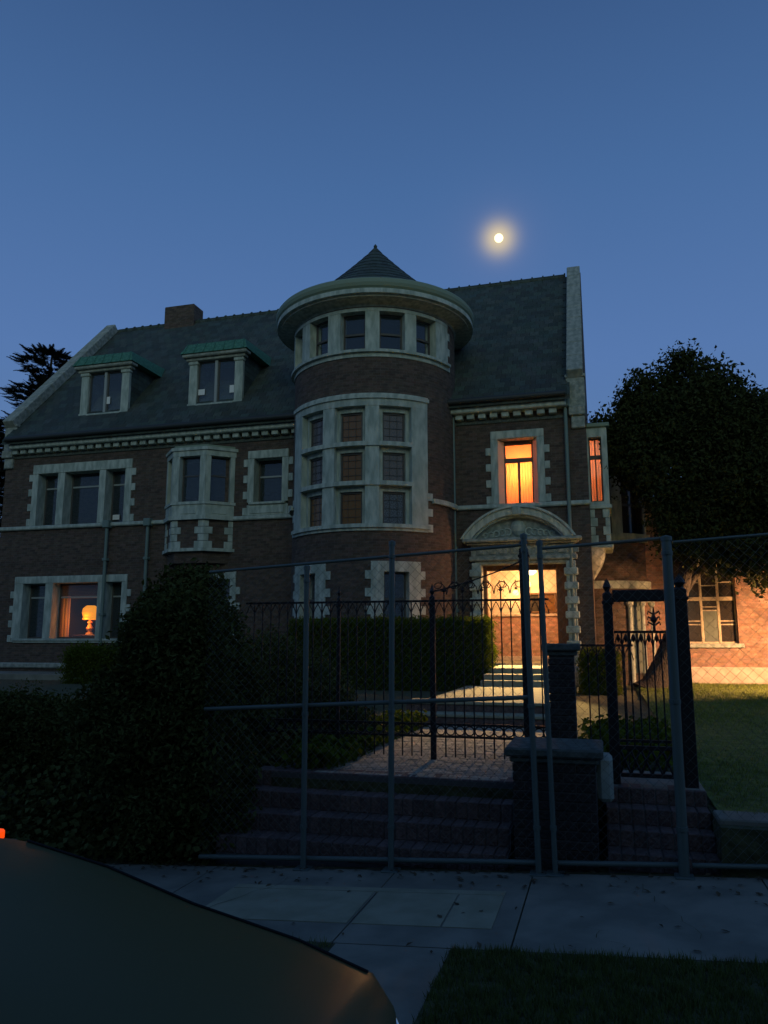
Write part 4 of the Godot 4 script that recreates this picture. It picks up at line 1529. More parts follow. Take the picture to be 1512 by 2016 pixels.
	part("body", st, M.iron, fl)
	st = nb()
	box(st, Vector3(-0.15, -0.1, 0.0), Vector3(0.15, 0.1, 0.018), 0.0, head)
	part("lens", st, glow(Color(1, 0.78, 0.5), 6.0), fl)
	var sp := SpotLight3D.new()
	sp.name = "lens_light"
	sp.light_color = Color(1.0, 0.71, 0.47)
	sp.light_energy = 80.0
	sp.light_size = 0.1
	sp.spot_range = 40.0
	sp.spot_attenuation = 2.0
	sp.spot_angle = 74.0
	sp.spot_angle_attenuation = 0.4
	sp.shadow_enabled = true
	fl.add_child(sp)
	sp.look_at_from_position(at + Vector3(0, 2.4, 0) - head.basis.z * 0.03, at + Vector3(0, 2.4, 0) - head.basis.z * 3.0)
	sp.transform.origin = Vector3(0, 2.4, 0) - head.basis.z * 0.03

# ---------------------------------------------------------------- steps, piers, walk
func front_stairs() -> void:
	var st: SurfaceTool
	# broad brick steps
	var s0 := thing("brick_steps", "broad flight of dark brick steps behind the chain link fence", "steps", Vector3(-2.0, -0.1, -7.0))
	for k in 4:
		var y1 := 0.05 + k * 0.15
		var z1 := -6.75 - k * 0.26
		st = nb()
		bx(st, -3.5, -0.84, -0.35, y1 - 0.012, z1 - 0.3, z1 - 0.008)
		part("step_core", st, M.mortar, s0)
		for i in 26:
			var x := -3.5 + i * 0.102
			st = nb()
			bx(st, x + 0.004, x + 0.098, y1 - 0.15, y1 + rng.randf_range(-0.002, 0.003), z1 - 0.27, z1 + rng.randf_range(-0.003, 0.004), 0.006)
			part("brick", st, M["piece%d" % rng.randi_range(0, 3)], s0)
	# pier beside them
	pier("brick_pier", "low wide brick pier with a stone cap between the two flights", -0.78, -0.10, -0.1, 0.80, -7.4, -6.75, 0.92)
	pier("brick_pier", "slim dark brick gate pier with a flared cap right of the walk", -0.58, -0.30, 0.42, 1.64, -8.85, -8.55, 1.77)
	# narrow flight under the open iron gate
	var s1 := thing("brick_steps", "narrow flight of brick steps below the iron side gate", "steps", Vector3(0.35, 0.0, -7.0))
	for k in 4:
		var y1 := 0.13 + k * 0.13
		var z1 := -6.75 - k * 0.22
		st = nb()
		bx(st, -0.04, 0.8, -0.2, y1 - 0.012, z1 - 0.3, z1 - 0.008)
		part("step_core", st, M.mortar, s1)
		for i in 8:
			var x := -0.04 + i * 0.105
			st = nb()
			bx(st, x + 0.004, x + 0.1, y1 - 0.13, y1 + rng.randf_range(-0.002, 0.003), z1 - 0.23, z1 + rng.randf_range(-0.003, 0.004), 0.006)
			part("brick", st, M["piece%d" % rng.randi_range(0, 3)], s1)
	st = nb()
	bx(st, -0.04, 0.8, 0.3, 0.52, -8.4, -7.45, 0.01)
	part("top_landing", st, M.concrete, s1)
	st = nb()
	bx(st, -0.095, 0.03, 0.5, 0.86, -7.1, -6.8, 0.03)
	solo("stone_block", st, M.stone, "small pale stone block at the foot of the iron side gate", "stone block")
	# retaining wall to the right
	var rw := thing("retaining_wall", "low brick retaining wall below the right hand lawn", "wall", Vector3(3.0, 0.0, -6.9))
	st = nb()
	bx(st, 0.82, 9.0, -0.4, 0.36, -7.15, -6.86)
	part("wall_core", st, M.mortar, rw)
	for k in 5:
		for i in 10:
			st = nb()
			var x := 0.82 + i * 0.215 + (0.1 if k % 2 else 0.0)
			bx(st, x, x + 0.205, 0.06 + k * 0.06, 0.06 + k * 0.06 + 0.052, -6.95, -6.855 + rng.randf_range(-0.003, 0.004), 0.006)
			part("brick", st, M["piece%d" % rng.randi_range(0, 3)], rw)
	for i in 12:
		st = nb()
		bx(st, 0.81 + i * 0.6, 0.81 + i * 0.6 + 0.594, 0.36, 0.42, -7.18, -6.83, 0.012)
		part("coping_stone", st, M.concrete, rw)
	# garden walk: landing of pavers, two steps, then paving to the porch
	st = nb()
	bx(st, -3.3, -0.72, 0.2, 0.488, -12.3, -7.52)
	struct("landing", st, M.mortar)
	var wk := thing("brick_walk", "worn brick walk leading from the steps to the lit porch", "path", Vector3(-1.8, 0.48, -9.0))
	for j in 27:
		for i in 10:
			st = nb()
			var x := -2.86 + i * 0.208 + (0.1 if j % 2 else 0.0)
			var z := -7.56 - j * 0.106
			bx(st, x, x + 0.2, 0.44, 0.5 + rng.randf_range(-0.004, 0.004), z - 0.1, z, 0.006)
			part("brick", st, M["paver%d" % rng.randi_range(0, 3)], wk)
	st = nb()
	for j in 18:
		for i in 10:
			var x := -2.86 + i * 0.208 + (0.1 if j % 2 else 0.0)
			var z := -7.56 - (27 + j) * 0.106
			bx(st, x, x + 0.2, 0.44, 0.5 + rng.randf_range(-0.004, 0.004), z - 0.1, z)
	part("far_bricks", st, M.paver1, wk).set_meta("kind", "stuff")
	var ss := thing("walk_steps", "two shadowed stone steps across the garden walk", "steps", Vector3(-1.9, 0.5, -12.5))
	for e in [[0.66, -12.3], [0.82, -12.75]]:
		st = nb()
		bx(st, -3.2, -0.8, 0.3, e[0] - 0.05, e[1] - 0.5, e[1], 0.01)
		part("riser", st, M.piece1, ss)
		st = nb()
		bx(st, -3.2, -0.8, e[0] - 0.05, e[0], e[1] - (0.44 if e[0] < 0.7 else 0.5), e[1] + 0.03, 0.012)
		part("tread", st, M.concrete_pale, ss)
	st = nb()
	bx(st, -2.95, -0.85, 0.2, 0.815, -17.3, -13.25)
	struct("walk", st, M.concrete_pale)

func pier(called: String, label: String, x0: float, x1: float, y0: float, y1: float, z0: float, z1: float, top: float) -> void:
	var p := thing(called, label, "pier", Vector3((x0 + x1) / 2.0, y0, (z0 + z1) / 2.0))
	var st := nb()
	bx(st, x0 + 0.012, x1 - 0.012, y0 - 0.2, y1, z0, z1 - 0.012)
	part("core", st, M.mortar, p)
	var rows := int((y1 - y0) / 0.075)
	for k in rows:
		var x := x0
		var first := true
		while x < x1 - 0.02:
			var L := 0.21
			if first and k % 2: L = 0.1
			first = false
			var e := minf(x + L, x1)
			if e > x1 - 0.05: e = x1
			st = nb()
			bx(st, x, e - 0.008, y0 + k * 0.075, y0 + k * 0.075 + 0.066, z1 - 0.1, z1 + rng.randf_range(-0.003, 0.004), 0.006)
			part("brick", st, M["dark%d" % rng.randi_range(0, 3)], p)
			x = e
	st = nb()
	bx(st, x0 - 0.02, x1 + 0.02, y1, y1 + (top - y1) * 0.4, z0 - 0.02, z1 + 0.02, 0.01)
	bx(st, x0 - 0.06, x1 + 0.06, y1 + (top - y1) * 0.4, top, z0 - 0.06, z1 + 0.06, 0.015)
	part("cap", st, M.cap_stone, p)

# ---------------------------------------------------------------- black iron gates and railing
func bar_mesh(h: float, r: float) -> ArrayMesh:
	var st := nb()
	tube(st, [Vector3(0, -h / 2.0, 0), Vector3(0, h / 2.0, 0)], r, 6)
	return mesh_of(st)[0]

func rail_section(o: Node3D, x0: float, x1: float, z: float, foot: float, top: float, rings: bool, pitch: float, tall: bool, frieze := 0.75) -> void:
	var n := maxi(2, int(round((x1 - x0) / pitch)))
	var h := top - foot
	var m := bar_mesh(h, 0.008)
	for k in range(1, n):
		put("picket", m, Vector3(lerpf(x0, x1, float(k) / n), foot + h / 2.0, z), M.iron, o)
	for y in ([frieze, frieze + 0.13] if rings else [foot + 0.06]) + [top]:
		var st := nb()
		bx(st, x0, x1, y - 0.012, y + 0.012, z - 0.016, z + 0.016)
		part("rail", st, M.iron, o)
	var st := nb()
	var pts := []
	for q in 13: pts.append(Vector3(cos(q / 12.0 * TAU), sin(q / 12.0 * TAU), 0) * 0.05)
	tube(st, pts, 0.008, 5, false)
	var ring: ArrayMesh = mesh_of(st)[0]
	st = nb()      # pointed arch between two pickets, under the top rail
	var w := (x1 - x0) / n
	for s in [-1, 1]:
		pts = []
		for q in 7:
			var a := q / 6.0
			pts.append(Vector3(s * w * 0.5 * (1.0 - pow(a, 1.6)) * 1.0, -0.07 + 0.14 * a, 0.004))
		tube(st, pts, 0.006, 5, false)
	var arch: ArrayMesh = mesh_of(st)[0]
	st = nb()
	lathe(st, [Vector2(0.0, -0.09), Vector2(0.008, -0.09), Vector2(0.008, 0.0), Vector2(0.022, 0.02), Vector2(0.008, 0.045), Vector2(0.0, 0.1)], Vector3.ZERO, 8)
	for s in [-1, 1]: tube(st, [Vector3(0, 0.0, 0), Vector3(0.03 * s, 0.03, 0), Vector3(0.035 * s, 0.0, 0)], 0.006, 4)
	var tip: ArrayMesh = mesh_of(st)[0]
	for k in n:
		var x := lerpf(x0, x1, (k + 0.5) / n)
		if rings: put("ring", ring, Vector3(x, frieze + 0.065, z), M.iron, o)
		put("arch", arch, Vector3(x, top - 0.085, z), M.iron, o)
	if tall:
		for k in range(1, n, 2):
			put("finial", tip, Vector3(lerpf(x0, x1, float(k) / n), top + 0.1, z), M.iron, o)

func iron_post(o: Node3D, x: float, z: float, y0: float, y1: float, w: float) -> void:
	var st := nb()
	bx(st, x - w / 2, x + w / 2, y0, y1, z - w / 2, z + w / 2, 0.006)
	bx(st, x - w / 2 - 0.012, x + w / 2 + 0.012, y1 - 0.1, y1 - 0.07, z - w / 2 - 0.012, z + w / 2 + 0.012, 0.004)
	lathe(st, [Vector2(w * 0.5, y1), Vector2(w * 0.2, y1 + 0.02), Vector2(w * 0.5, y1 + 0.06), Vector2(w * 0.3, y1 + 0.1), Vector2(0.0, y1 + 0.15)], Vector3(x, 0, z), 10)
	part("post", st, M.iron, o)

func iron_work() -> void:
	var z := -8.7
	var a := thing("iron_fence", "black iron railing with ringed frieze left of the gate", "fence", Vector3(-2.5, 0.5, z))
	rail_section(a, -4.2, -1.9, z, 0.53, 2.25, true, 0.112, false)
	iron_post(a, -3.0, z, 0.48, 2.3, 0.04)
	var g := thing("iron_gate", "black iron gate with pointed arches and ring frieze across the walk", "gate", Vector3(-1.35, 0.5, z))
	rail_section(g, -1.84, -0.87, z, 0.53, 2.25, true, 0.108, true)
	iron_post(g, -1.87, z, 0.48, 2.3, 0.06)
	iron_post(g, -0.815, z, 0.48, 2.82, 0.10)
	# scrolled crest over the gate
	for k in 5:
		var st := nb()
		var cx := -1.7 + k * 0.18
		for s in [-1, 1]:
			var pts := []
			for q in 14:
				var t := q / 13.0
				var an := t * TAU * 1.1
				var r := 0.085 * (1.0 - 0.75 * t)
				pts.append(Vector3(cx + s * (0.085 - cos(an) * r), 2.32 + 0.14 * sqrt(t) + sin(an) * r, z))
			tube(st, pts, 0.006, 5)
		part("scroll", st, M.iron, g)
	var st2 := nb()
	var arcp := []
	for q in 17:
		var t := q / 16.0
		arcp.append(Vector3(lerpf(-1.87, -0.815, t), 2.36 + 0.34 * t * t + 0.05 * sin(t * PI), z))
	tube(st2, arcp, 0.009, 5)
	part("crest_rail", st2, M.iron, g)
	var b := thing("iron_fence", "short black iron railing between the gate and the slim brick pier", "fence", Vector3(-0.65, 0.5, z))
	rail_section(b, -0.76, -0.56, z, 0.53, 2.25, true, 0.1, false)
	var b2 := thing("iron_fence", "narrow black iron railing between the slim pier and the side gate", "fence", Vector3(-0.1, 0.5, z))
	rail_section(b2, -0.26, 0.3, z, 0.4, 1.75, false, 0.1, false)
	# open side gate nearer the street
	z = -7.6
	var s := thing("iron_gate", "tall black iron side gate with heavy posts at the top of the narrow steps", "gate", Vector3(0.37, 0.5, z))
	iron_post(s, 0.055, z, 0.5, 2.24, 0.085)
	iron_post(s, 0.70, z, 0.5, 2.27, 0.11)
	rail_section(s, 0.10, 0.645, z, 0.84, 1.88, false, 0.068, false)
	var st := nb()
	bx(st, 0.1, 0.645, 2.16, 2.27, z - 0.03, z + 0.03, 0.008)
	part("head_bar", st, M.iron, s)
	for y in [0.6, 0.84]:
		st = nb()
		bx(st, 0.1, 0.645, y - 0.018, y + 0.018, z - 0.02, z + 0.02, 0.004)
		part("rail", st, M.iron, s)
	for k in 6:
		st = nb()
		var x := 0.1 + k * 0.091
		tube(st, [Vector3(x, 0.61, z), Vector3(x + 0.091, 0.83, z)], 0.011, 5)
		tube(st, [Vector3(x + 0.091, 0.61, z), Vector3(x, 0.83, z)], 0.011, 5)
		part("lattice", st, M.iron, s)
	st = nb()      # foliate finial standing on the rail
	lathe(st, [Vector2(0.0, 1.88), Vector2(0.012, 1.88), Vector2(0.012, 1.96), Vector2(0.035, 1.99), Vector2(0.014, 2.03), Vector2(0.0, 2.13)], Vector3(0.46, 0, z), 8)
	for sg in [-1, 1]:
		for y in [1.94, 1.99, 2.04]:
			tube(st, [Vector3(0.46, y, z), Vector3(0.46 + 0.05 * sg, y + 0.03, z), Vector3(0.46 + 0.055 * sg, y, z)], 0.009, 5)
	part("finial", st, M.iron, s)
	for k in 8:      # small drops below the rail
		st = nb()
		lathe(st, [Vector2(0.0, 1.78), Vector2(0.012, 1.8), Vector2(0.02, 1.83), Vector2(0.0, 1.87)], Vector3(0.135 + k * 0.068, 0, z), 8)
		part("drop", st, M.iron, s)

# ---------------------------------------------------------------- the temporary fence along the sidewalk
func chain_panel(label: String, x0: float, x1: float, posts: Array, rails: Array, sides := 3) -> void:
	var z := -6.6
	var o := thing("chain_link_fence", label, "fence", Vector3((x0 + x1) / 2.0, gy((x0 + x1) / 2.0), z), "grey chain link fence panels along the sidewalk")
	for p in posts:      # [x at foot, x at top, top height, radius]
		var st := nb()
		tube(st, [Vector3(p[0], gy(p[0]) - 0.02, z), Vector3(p[1], p[2], z)], p[3], 10)
		lathe(st, [Vector2(p[3] + 0.006, -0.02), Vector2(p[3] + 0.006, 0.015), Vector2(0.0, 0.03)], Vector3(p[1], p[2], z), 10)
		bx(st, p[0] - 0.07, p[0] + 0.07, gy(p[0]) - 0.02, gy(p[0]) + 0.012, z - 0.07, z + 0.07, 0.004)
		part("post", st, M.zinc, o)
		for hgt in [0.35, 1.3, p[2] - gy(p[0]) - 0.12]:      # clamps
			st = nb()
			var u: float = hgt / (p[2] - gy(p[0]))
			lathe(st, [Vector2(p[3], -0.018), Vector2(p[3] + 0.006, -0.016), Vector2(p[3] + 0.006, 0.016), Vector2(p[3], 0.018)], Vector3(lerpf(p[0], p[1], u), gy(p[0]) + hgt, z), 10)
			box(st, Vector3(lerpf(p[0], p[1], u) - 0.008, gy(p[0]) + hgt - 0.012, z + p[3]), Vector3(lerpf(p[0], p[1], u) + 0.008, gy(p[0]) + hgt + 0.012, z + p[3] + 0.02))
			part("clamp", st, M.zinc, o)
	for r in rails:      # heights above the sloping ground
		var st := nb()
		tube(st, [Vector3(x0, gy(x0) + r[0], z - r[1] - 0.02), Vector3(x1, gy(x1) + r[0], z - r[1] - 0.02)], r[1], 8)
		part("rail", st, M.zinc, o)
	# diamond mesh: each wire runs in one direction, the others cross just behind
	var st := nb()
	var top: float = rails[0][0]
	var bot := 0.05
	var H := top - bot
	var step := 0.083
	var n := int((x1 - x0 + H) / step)
	for s in [1.0, -1.0]:
		for k in n + 1:
			var u := x0 - H + k * step if s > 0 else x0 + k * step      # x at the foot of the wire
			var v: float = u + s * H
			var t0 := 0.0
			var t1 := 1.0
			if s > 0:
				t0 = clampf((x0 - u) / H, 0, 1); t1 = clampf((x1 - u) / H, 0, 1)
			else:
				t0 = clampf((u - x1) / H, 0, 1); t1 = clampf((u - x0) / H, 0, 1)
			if t1 - t0 < 0.02: continue
			var a := lerpf(u, v, t0)
			var b := lerpf(u, v, t1)
			tube(st, [Vector3(a, gy(a) + bot + H * t0, z + 0.0015 * s - 0.03), Vector3(b, gy(b) + bot + H * t1, z + 0.0015 * s - 0.03)], 0.0014, sides, false)
	part("chain_link_mesh", st, M.wire, o).set_meta("kind", "stuff")

func chain_fence() -> void:
	chain_panel("chain link panel in front of the broad brick steps, three grey posts", -3.6, -0.6, [[-2.58, -2.59, 2.46, 0.025], [-1.795, -1.78, 2.66, 0.025], [-0.575, -0.615, 2.68, 0.025]], [[2.645, 0.014], [1.37, 0.02], [0.075, 0.022]])
	chain_panel("chain link panel in front of the low brick pier and side gate", -0.47, 0.5, [[-0.445, -0.485, 2.62, 0.022], [0.515, 0.53, 2.62, 0.04]], [[2.6, 0.014], [0.075, 0.022]])
	chain_panel("chain link panel before the right hand lawn at the picture edge", 0.58, 4.0, [[3.98, 3.99, 2.75, 0.03]], [[2.56, 0.012], [0.075, 0.02]])

# ---------------------------------------------------------------- plants
func leaf_clump(n: int, size: float, spread: float, sd: int, slim := 0.5) -> ArrayMesh:
	var r := RandomNumberGenerator.new()
	r.seed = sd
	var st := nb()
	for k in n:
		var c := Vector3(r.randfn(), r.randfn(), r.randfn()) * spread * 0.5
		var d := Vector3(r.randf_range(-1, 1), r.randf_range(-0.6, 1), r.randf_range(-1, 1)).normalized()
		var e := d.cross(Vector3(r.randf_range(-1, 1), r.randf_range(-1, 1), r.randf_range(-1, 1))).normalized()
		var L := size * r.randf_range(0.7, 1.2)
		var nrm := d.cross(e) * L * 0.12
		quad(st, c, c + d * L * 0.5 + e * L * slim * 0.5 + nrm, c + d * L, c + d * L * 0.5 - e * L * slim * 0.5 + nrm)
	return mesh_of(st)[0]

func foliage(called: String, parent: Node, blobs: Array, per: float, mesh: Mesh, m: Material, sd: int, gap := -0.15, shell := 0.55, squash := 1.0, sc0 := 0.7, sc1 := 1.25) -> void:
	var r := RandomNumberGenerator.new()
	r.seed = sd
	var nz := FastNoiseLite.new()
	nz.seed = sd
	nz.frequency = 0.9
	var where := []
	var tint := []
	for b in blobs:
		var c: Vector3 = b[0]
		var R: float = b[1]
		var n := int(per * R * R)
		for k in n:
			var d := Vector3(r.randfn(), r.randfn(), r.randfn()).normalized()
			var rad := R * lerpf(shell, 1.0, sqrt(r.randf())) * (1.0 + 0.4 * nz.get_noise_3dv((c + d * R) * 1.5))
			if squash < 0.8: rad *= 1.0 + 0.42 * nz.get_noise_3dv((c + d * R) * 0.62)
			var p := c + Vector3(d.x, d.y, d.z * squash) * rad
			if nz.get_noise_3dv(p) < gap: continue
			if k % 23 == 0: p = c + Vector3(d.x, d.y, d.z * squash) * R * r.randf_range(1.0, 1.3)
			var s := r.randf_range(sc0, sc1) * (0.6 if k % 23 == 0 else 1.0)
			where.append(Transform3D(Basis.from_euler(Vector3(r.randf() * TAU, r.randf() * TAU, r.randf() * TAU)).scaled(Vector3(s, s, s)), p))
			var t := r.randf_range(0.65, 1.3)
			tint.append(Color(t * r.randf_range(0.85, 1.1), t, t * r.randf_range(0.8, 1.05)))
	merged(called, mesh, m, where, parent, tint)

func plants() -> void:
	var st: SurfaceTool
	# the big dark tree on the right
	var t := thing("tree", "big dark broad crowned tree in front of the low brick wing", "tree", Vector3(1.6, 0.45, -23.4))
	var K := 1.17
	var W := func(x: float, y: float, dz := 0.0) -> Vector3: return Vector3(x * K, 1.8 + (y - 1.8) * K, -23.4 + dz)
	st = nb()
	tube(st, [Vector3(1.22, 0.35, -23.3), Vector3(1.35, 0.6, -23.35), W.call(1.35, 1.25), W.call(1.62, 1.9), W.call(1.85, 2.8), W.call(2.05, 3.7), W.call(2.4, 5.1), W.call(2.6, 6.6)], [0.55, 0.36, 0.27, 0.22, 0.2, 0.19, 0.13, 0.06], 10)
	part("trunk", st, M.bark, t)
	for e in [[1.85, 2.8, 3.3, 4.6, -0.6], [2.05, 3.7, 1.2, 6.6, 0.4], [2.05, 3.7, 4.2, 5.6, 0.6], [2.4, 5.1, 3.3, 7.2, -0.3], [2.4, 5.1, 1.4, 8.0, -0.5]]:
		st = nb()
		var p0: Vector3 = W.call(e[0], e[1])
		var p1: Vector3 = W.call(e[2], e[3], e[4])
		tube(st, [p0, p0.lerp(p1, 0.35) + Vector3(0, 0.12, 0), p0.lerp(p1, 0.7) + Vector3(0, 0.2, 0.1), p1], [0.11, 0.08, 0.05, 0.02], 7)
		part("limb", st, M.bark, t)
	var bl := []
	for b in [[1.51, 7.14, 1.0, 0.2], [2.35, 8.05, 0.85, -0.3], [1.1, 8.0, 0.55, 0.1], [1.75, 8.45, 0.42, 0.0], [3.05, 6.9, 1.2, 0.4], [3.0, 7.95, 0.55, 0.2], [2.1, 5.93, 1.45, 0.5], [3.4, 5.47, 1.8, 0.2], [3.98, 7.1, 0.75, -0.4], [0.82, 6.8, 0.62, 0.0], [1.05, 6.2, 0.55, -0.3], [2.64, 4.6, 1.15, 0.4], [2.0, 4.4, 0.75, 0.6], [3.63, 4.0, 1.05, 0.3], [5.18, 5.5, 2.1, 0.0], [4.81, 3.9, 1.1, 0.5], [4.3, 6.6, 1.0, 0.1], [0.62, 7.35, 0.35, 0.0], [0.25, 6.85, 0.28, 0.0], [0.42, 6.3, 0.3, 0.2], [2.3, 8.85, 0.28, 0.1], [0.75, 7.6, 0.3, -0.2], [0.95, 7.7, 0.4, 0.1], [0.3, 7.05, 0.45, 0.0], [0.55, 6.6, 0.5, 0.2], [0.12, 7.0, 0.25, 0.0], [1.7, 7.0, 0.9, 0.5], [3.0, 6.2, 1.0, 0.6], [2.4, 7.2, 0.9, 0.6]]:
		bl.append([W.call(b[0], b[1], b[3]), b[2] * K * 0.93])
	foliage("crown", t, bl, 400.0, leaf_clump(13, 0.15, 0.32, 3), M.leaf_tree, 101, -0.26, 0.35, 0.75)
	# the conifer behind the left gable
	var c := thing("conifer", "ragged dark conifer behind the left end of the roof", "tree", Vector3(-29.2, 0.6, -34))
	st = nb()
	tube(st, [Vector3(-29.2, 0.3, -34), Vector3(-29.0, 9, -34), Vector3(-28.6, 17.4, -34)], [0.5, 0.35, 0.05], 8)
	part("trunk", st, M.bark, c)
	var spray := nb()
	var rs := RandomNumberGenerator.new()
	rs.seed = 77
	for k in 46:
		var u := k / 45.0
		for s in [-1, 1]:
			var q := Vector3(u * 1.0, 0.03 * sin(u * 9.0), 0)
			var d := Vector3(0.35, rs.randf_range(-0.1, 0.25), s * rs.randf_range(0.4, 1.0)).normalized() * 0.3 * (1.15 - u)
			tri(spray, q - Vector3(0.03, 0, 0), q + Vector3(0.03, 0, 0), q + d)
	var sm: ArrayMesh = spray.commit()
	var where := []
	var tint := []
	for k in 1500:
		var u := pow(rs.randf(), 0.8)
		var y := lerpf(17.5, 9.0, u)
		var an := rs.randf() * TAU
		var tier := 0.75 + 0.45 * sin(y * 3.1)
		var reach := (0.9 + 2.8 * u) * tier
		var out := rs.randf_range(0.2, 1.0) * reach
		var p := Vector3(-28.7 + cos(an) * out, y + 0.12 * out, -34 + sin(an) * out)
		var ss := rs.randf_range(0.5, 1.0)
		where.append(Transform3D(Basis.from_euler(Vector3(rs.randf_range(-0.4, 0.4), -an + rs.randf_range(-0.3, 0.3), rs.randf_range(-0.1, 0.35))).scaled(Vector3(ss, ss, ss)), p))
		var tt := rs.randf_range(0.7, 1.2)
		tint.append(Color(tt, tt, tt))
	merged("crown", sm, M.needle, where, c, tint)
	c = thing("conifer", "lower dark conifer beside the left gable at the picture edge", "tree", Vector3(-31.5, 0.6, -33))
	st = nb()
	tube(st, [Vector3(-31.5, 0.3, -33), Vector3(-31.4, 13.8, -33)], [0.45, 0.05], 8)
	part("trunk", st, M.bark, c)
	where = []
	for k in 1500:
		var u := pow(rs.randf(), 0.8)
		var y := lerpf(13.6, 6.0, u)
		var an := rs.randf() * TAU
		var reach := (0.3 + 2.6 * u) * (0.75 + 0.4 * sin(y * 3.7))
		var out := rs.randf_range(0.2, 1.0) * reach
		var ss := rs.randf_range(0.5, 1.0)
		where.append(Transform3D(Basis.from_euler(Vector3(rs.randf_range(-0.4, 0.4), -an, rs.randf_range(-0.1, 0.35))).scaled(Vector3(ss, ss, ss)), Vector3(-31.4 + cos(an) * out, y + 0.12 * out, -33 + sin(an) * out)))
	merged("crown", sm, M.needle, where, c, tint)
	# shrubs along the bank
	var leaf := leaf_clump(12, 0.07, 0.14, 5)
	shrub("tall dark shrub rising left of the broad steps", Vector3(-4.8, 0.1, -8.2), [[-4.85, 2.3, 0.36], [-5.1, 1.95, 0.38], [-4.5, 1.85, 0.4], [-4.95, 1.35, 0.62], [-4.35, 1.15, 0.55], [-5.2, 0.9, 0.5], [-4.6, 2.35, 0.25], [-5.2, 2.2, 0.18]], leaf, 201, -8.3)
	shrub("round dark shrub at the foot of the tall one beside the steps", Vector3(-4.0, -0.1, -7.6), [[-3.75, 0.5, 0.45], [-4.1, 0.25, 0.5], [-3.62, 0.1, 0.32], [-4.0, 1.0, 0.5], [-3.95, 1.5, 0.42], [-4.0, 1.95, 0.34], [-4.3, 1.75, 0.42], [-4.6, 1.0, 0.6]], leaf, 202, -6.95)
	shrub("low dark shrub beside the brick walk behind the railing", Vector3(-3.4, 0.45, -9.4), [[-3.45, 0.8, 0.42], [-3.7, 0.6, 0.4], [-3.15, 0.72, 0.28], [-2.98, 0.6, 0.16]], leaf, 203, -9.5)
	shrub("dark shrub between the tall shrub and the clipped hedge", Vector3(-5.3, 0.5, -12.5), [[-5.6, 1.2, 0.7], [-5.0, 1.0, 0.6], [-6.3, 1.0, 0.6], [-4.5, 0.8, 0.45]], leaf, 204, -12.5)
	shrub("broad dark shrub on the bank at the far left", Vector3(-7.2, 0.3, -8.4), [[-6.6, 0.45, 0.6], [-7.3, 0.5, 0.65], [-8.1, 0.45, 0.6], [-8.8, 0.35, 0.6]], leaf, 205, -8.5)
	# ivy on the bank
	where = []
	tint = []
	var iv := leaf_clump(9, 0.075, 0.16, 8, 0.8)
	for k in 9000:
		var x := rng.randf_range(-13.5, -3.45)
		var z := rng.randf_range(-11.5, -6.72)
		where.append(Transform3D(Basis(Vector3.UP, rng.randf() * TAU), Vector3(x, terrain(x, z) + 0.05, z)))
		var tt := rng.randf_range(0.6, 1.2)
		tint.append(Color(tt, tt, tt))
	copies("ivy", iv, M.leaf_shrub, where, self, tint).set_meta("kind", "stuff")
	where = []
	tint = []
	for k in 900:      # ivy spilling over the edge of the walk and round the slim pier
		var x := rng.randf_range(-3.2, -2.75)
		var z := rng.randf_range(-12.0, -7.7)
		if k % 3 == 0:
			x = rng.randf_range(-0.25, 0.75)
			z = rng.randf_range(-12.0, -8.8)
		where.append(Transform3D(Basis(Vector3.UP, rng.randf() * TAU), Vector3(x, 0.5 + rng.randf() * 0.12, z)))
		var tt := rng.randf_range(0.6, 1.2)
		tint.append(Color(tt, tt, tt * 0.9))
	copies("ivy", iv, M.leaf_hedge, where, self, tint).set_meta("kind", "stuff")
	var lf := nb()      # leaves blown against the fence and over the sidewalk
	quad(lf, Vector3(-0.03, 0, 0), Vector3(0, 0.006, 0.014), Vector3(0.03, 0, 0), Vector3(0, 0.004, -0.014))
	var lm: ArrayMesh = mesh_of(lf)[0]
	where = []
	tint = []
	for k in 520:
		var x := rng.randf_range(-4.5, 3.2)
		var z := -6.6 + 0.45 * pow(rng.randf(), 3.0) if k % 4 else rng.randf_range(-6.5, -3.4)
		if k % 3 == 0: z = rng.randf_range(-6.95, -6.62)
		var s := rng.randf_range(0.6, 1.3)
		where.append(Transform3D(Basis.from_euler(Vector3(rng.randf_range(-0.3, 0.3), rng.randf() * TAU, rng.randf_range(-0.3, 0.3))).scaled(Vector3(s, s, s)), Vector3(x, gy(x) + 0.012, z)))
		var tt := rng.randf_range(0.5, 1.5)
		tint.append(Color(tt, tt, tt))
	copies("fallen_leaves", lm, M.litter, where, self, tint).set_meta("kind", "stuff")
	# clipped hedges in front of the tower
	hedge("clipped box hedge left of the porch steps, bright at its lit end", -7.6, -2.68, 0.45, 2.28, -19.5, -18.2, 301)
	hedge("dark clipped hedge below the ground floor windows of the left wing", -14.5, -8.6, 0.5, 1.55, -19.6, -18.7, 302)
	hedge("low clipped hedge right of the porch beside the house corner", -0.55, 0.25, 0.4, 1.5, -21.4, -20.6, 303)

func shrub(label: String, at: Vector3, blobs: Array, leaf: Mesh, sd: int, z: float) -> void:
	var o := thing("shrub", label, "shrub", at)
	var st := nb()
	for k in 5:
		var b: Array = blobs[k % blobs.size()]
		tube(st, [at + Vector3(0.06 * (k - 2), -0.1, 0), Vector3(lerpf(at.x, b[0], 0.6), lerpf(at.y, b[1], 0.5), z), Vector3(b[0], b[1], z)], [0.03, 0.02, 0.008], 5)
	part("stem", st, M.bark, o)
	var bl := []
	for b in blobs: bl.append([Vector3(b[0], b[1], z), b[2]])
	foliage("foliage", o, bl, 2600.0, leaf, M.leaf_shrub, sd, -0.45, 0.4, 0.9)

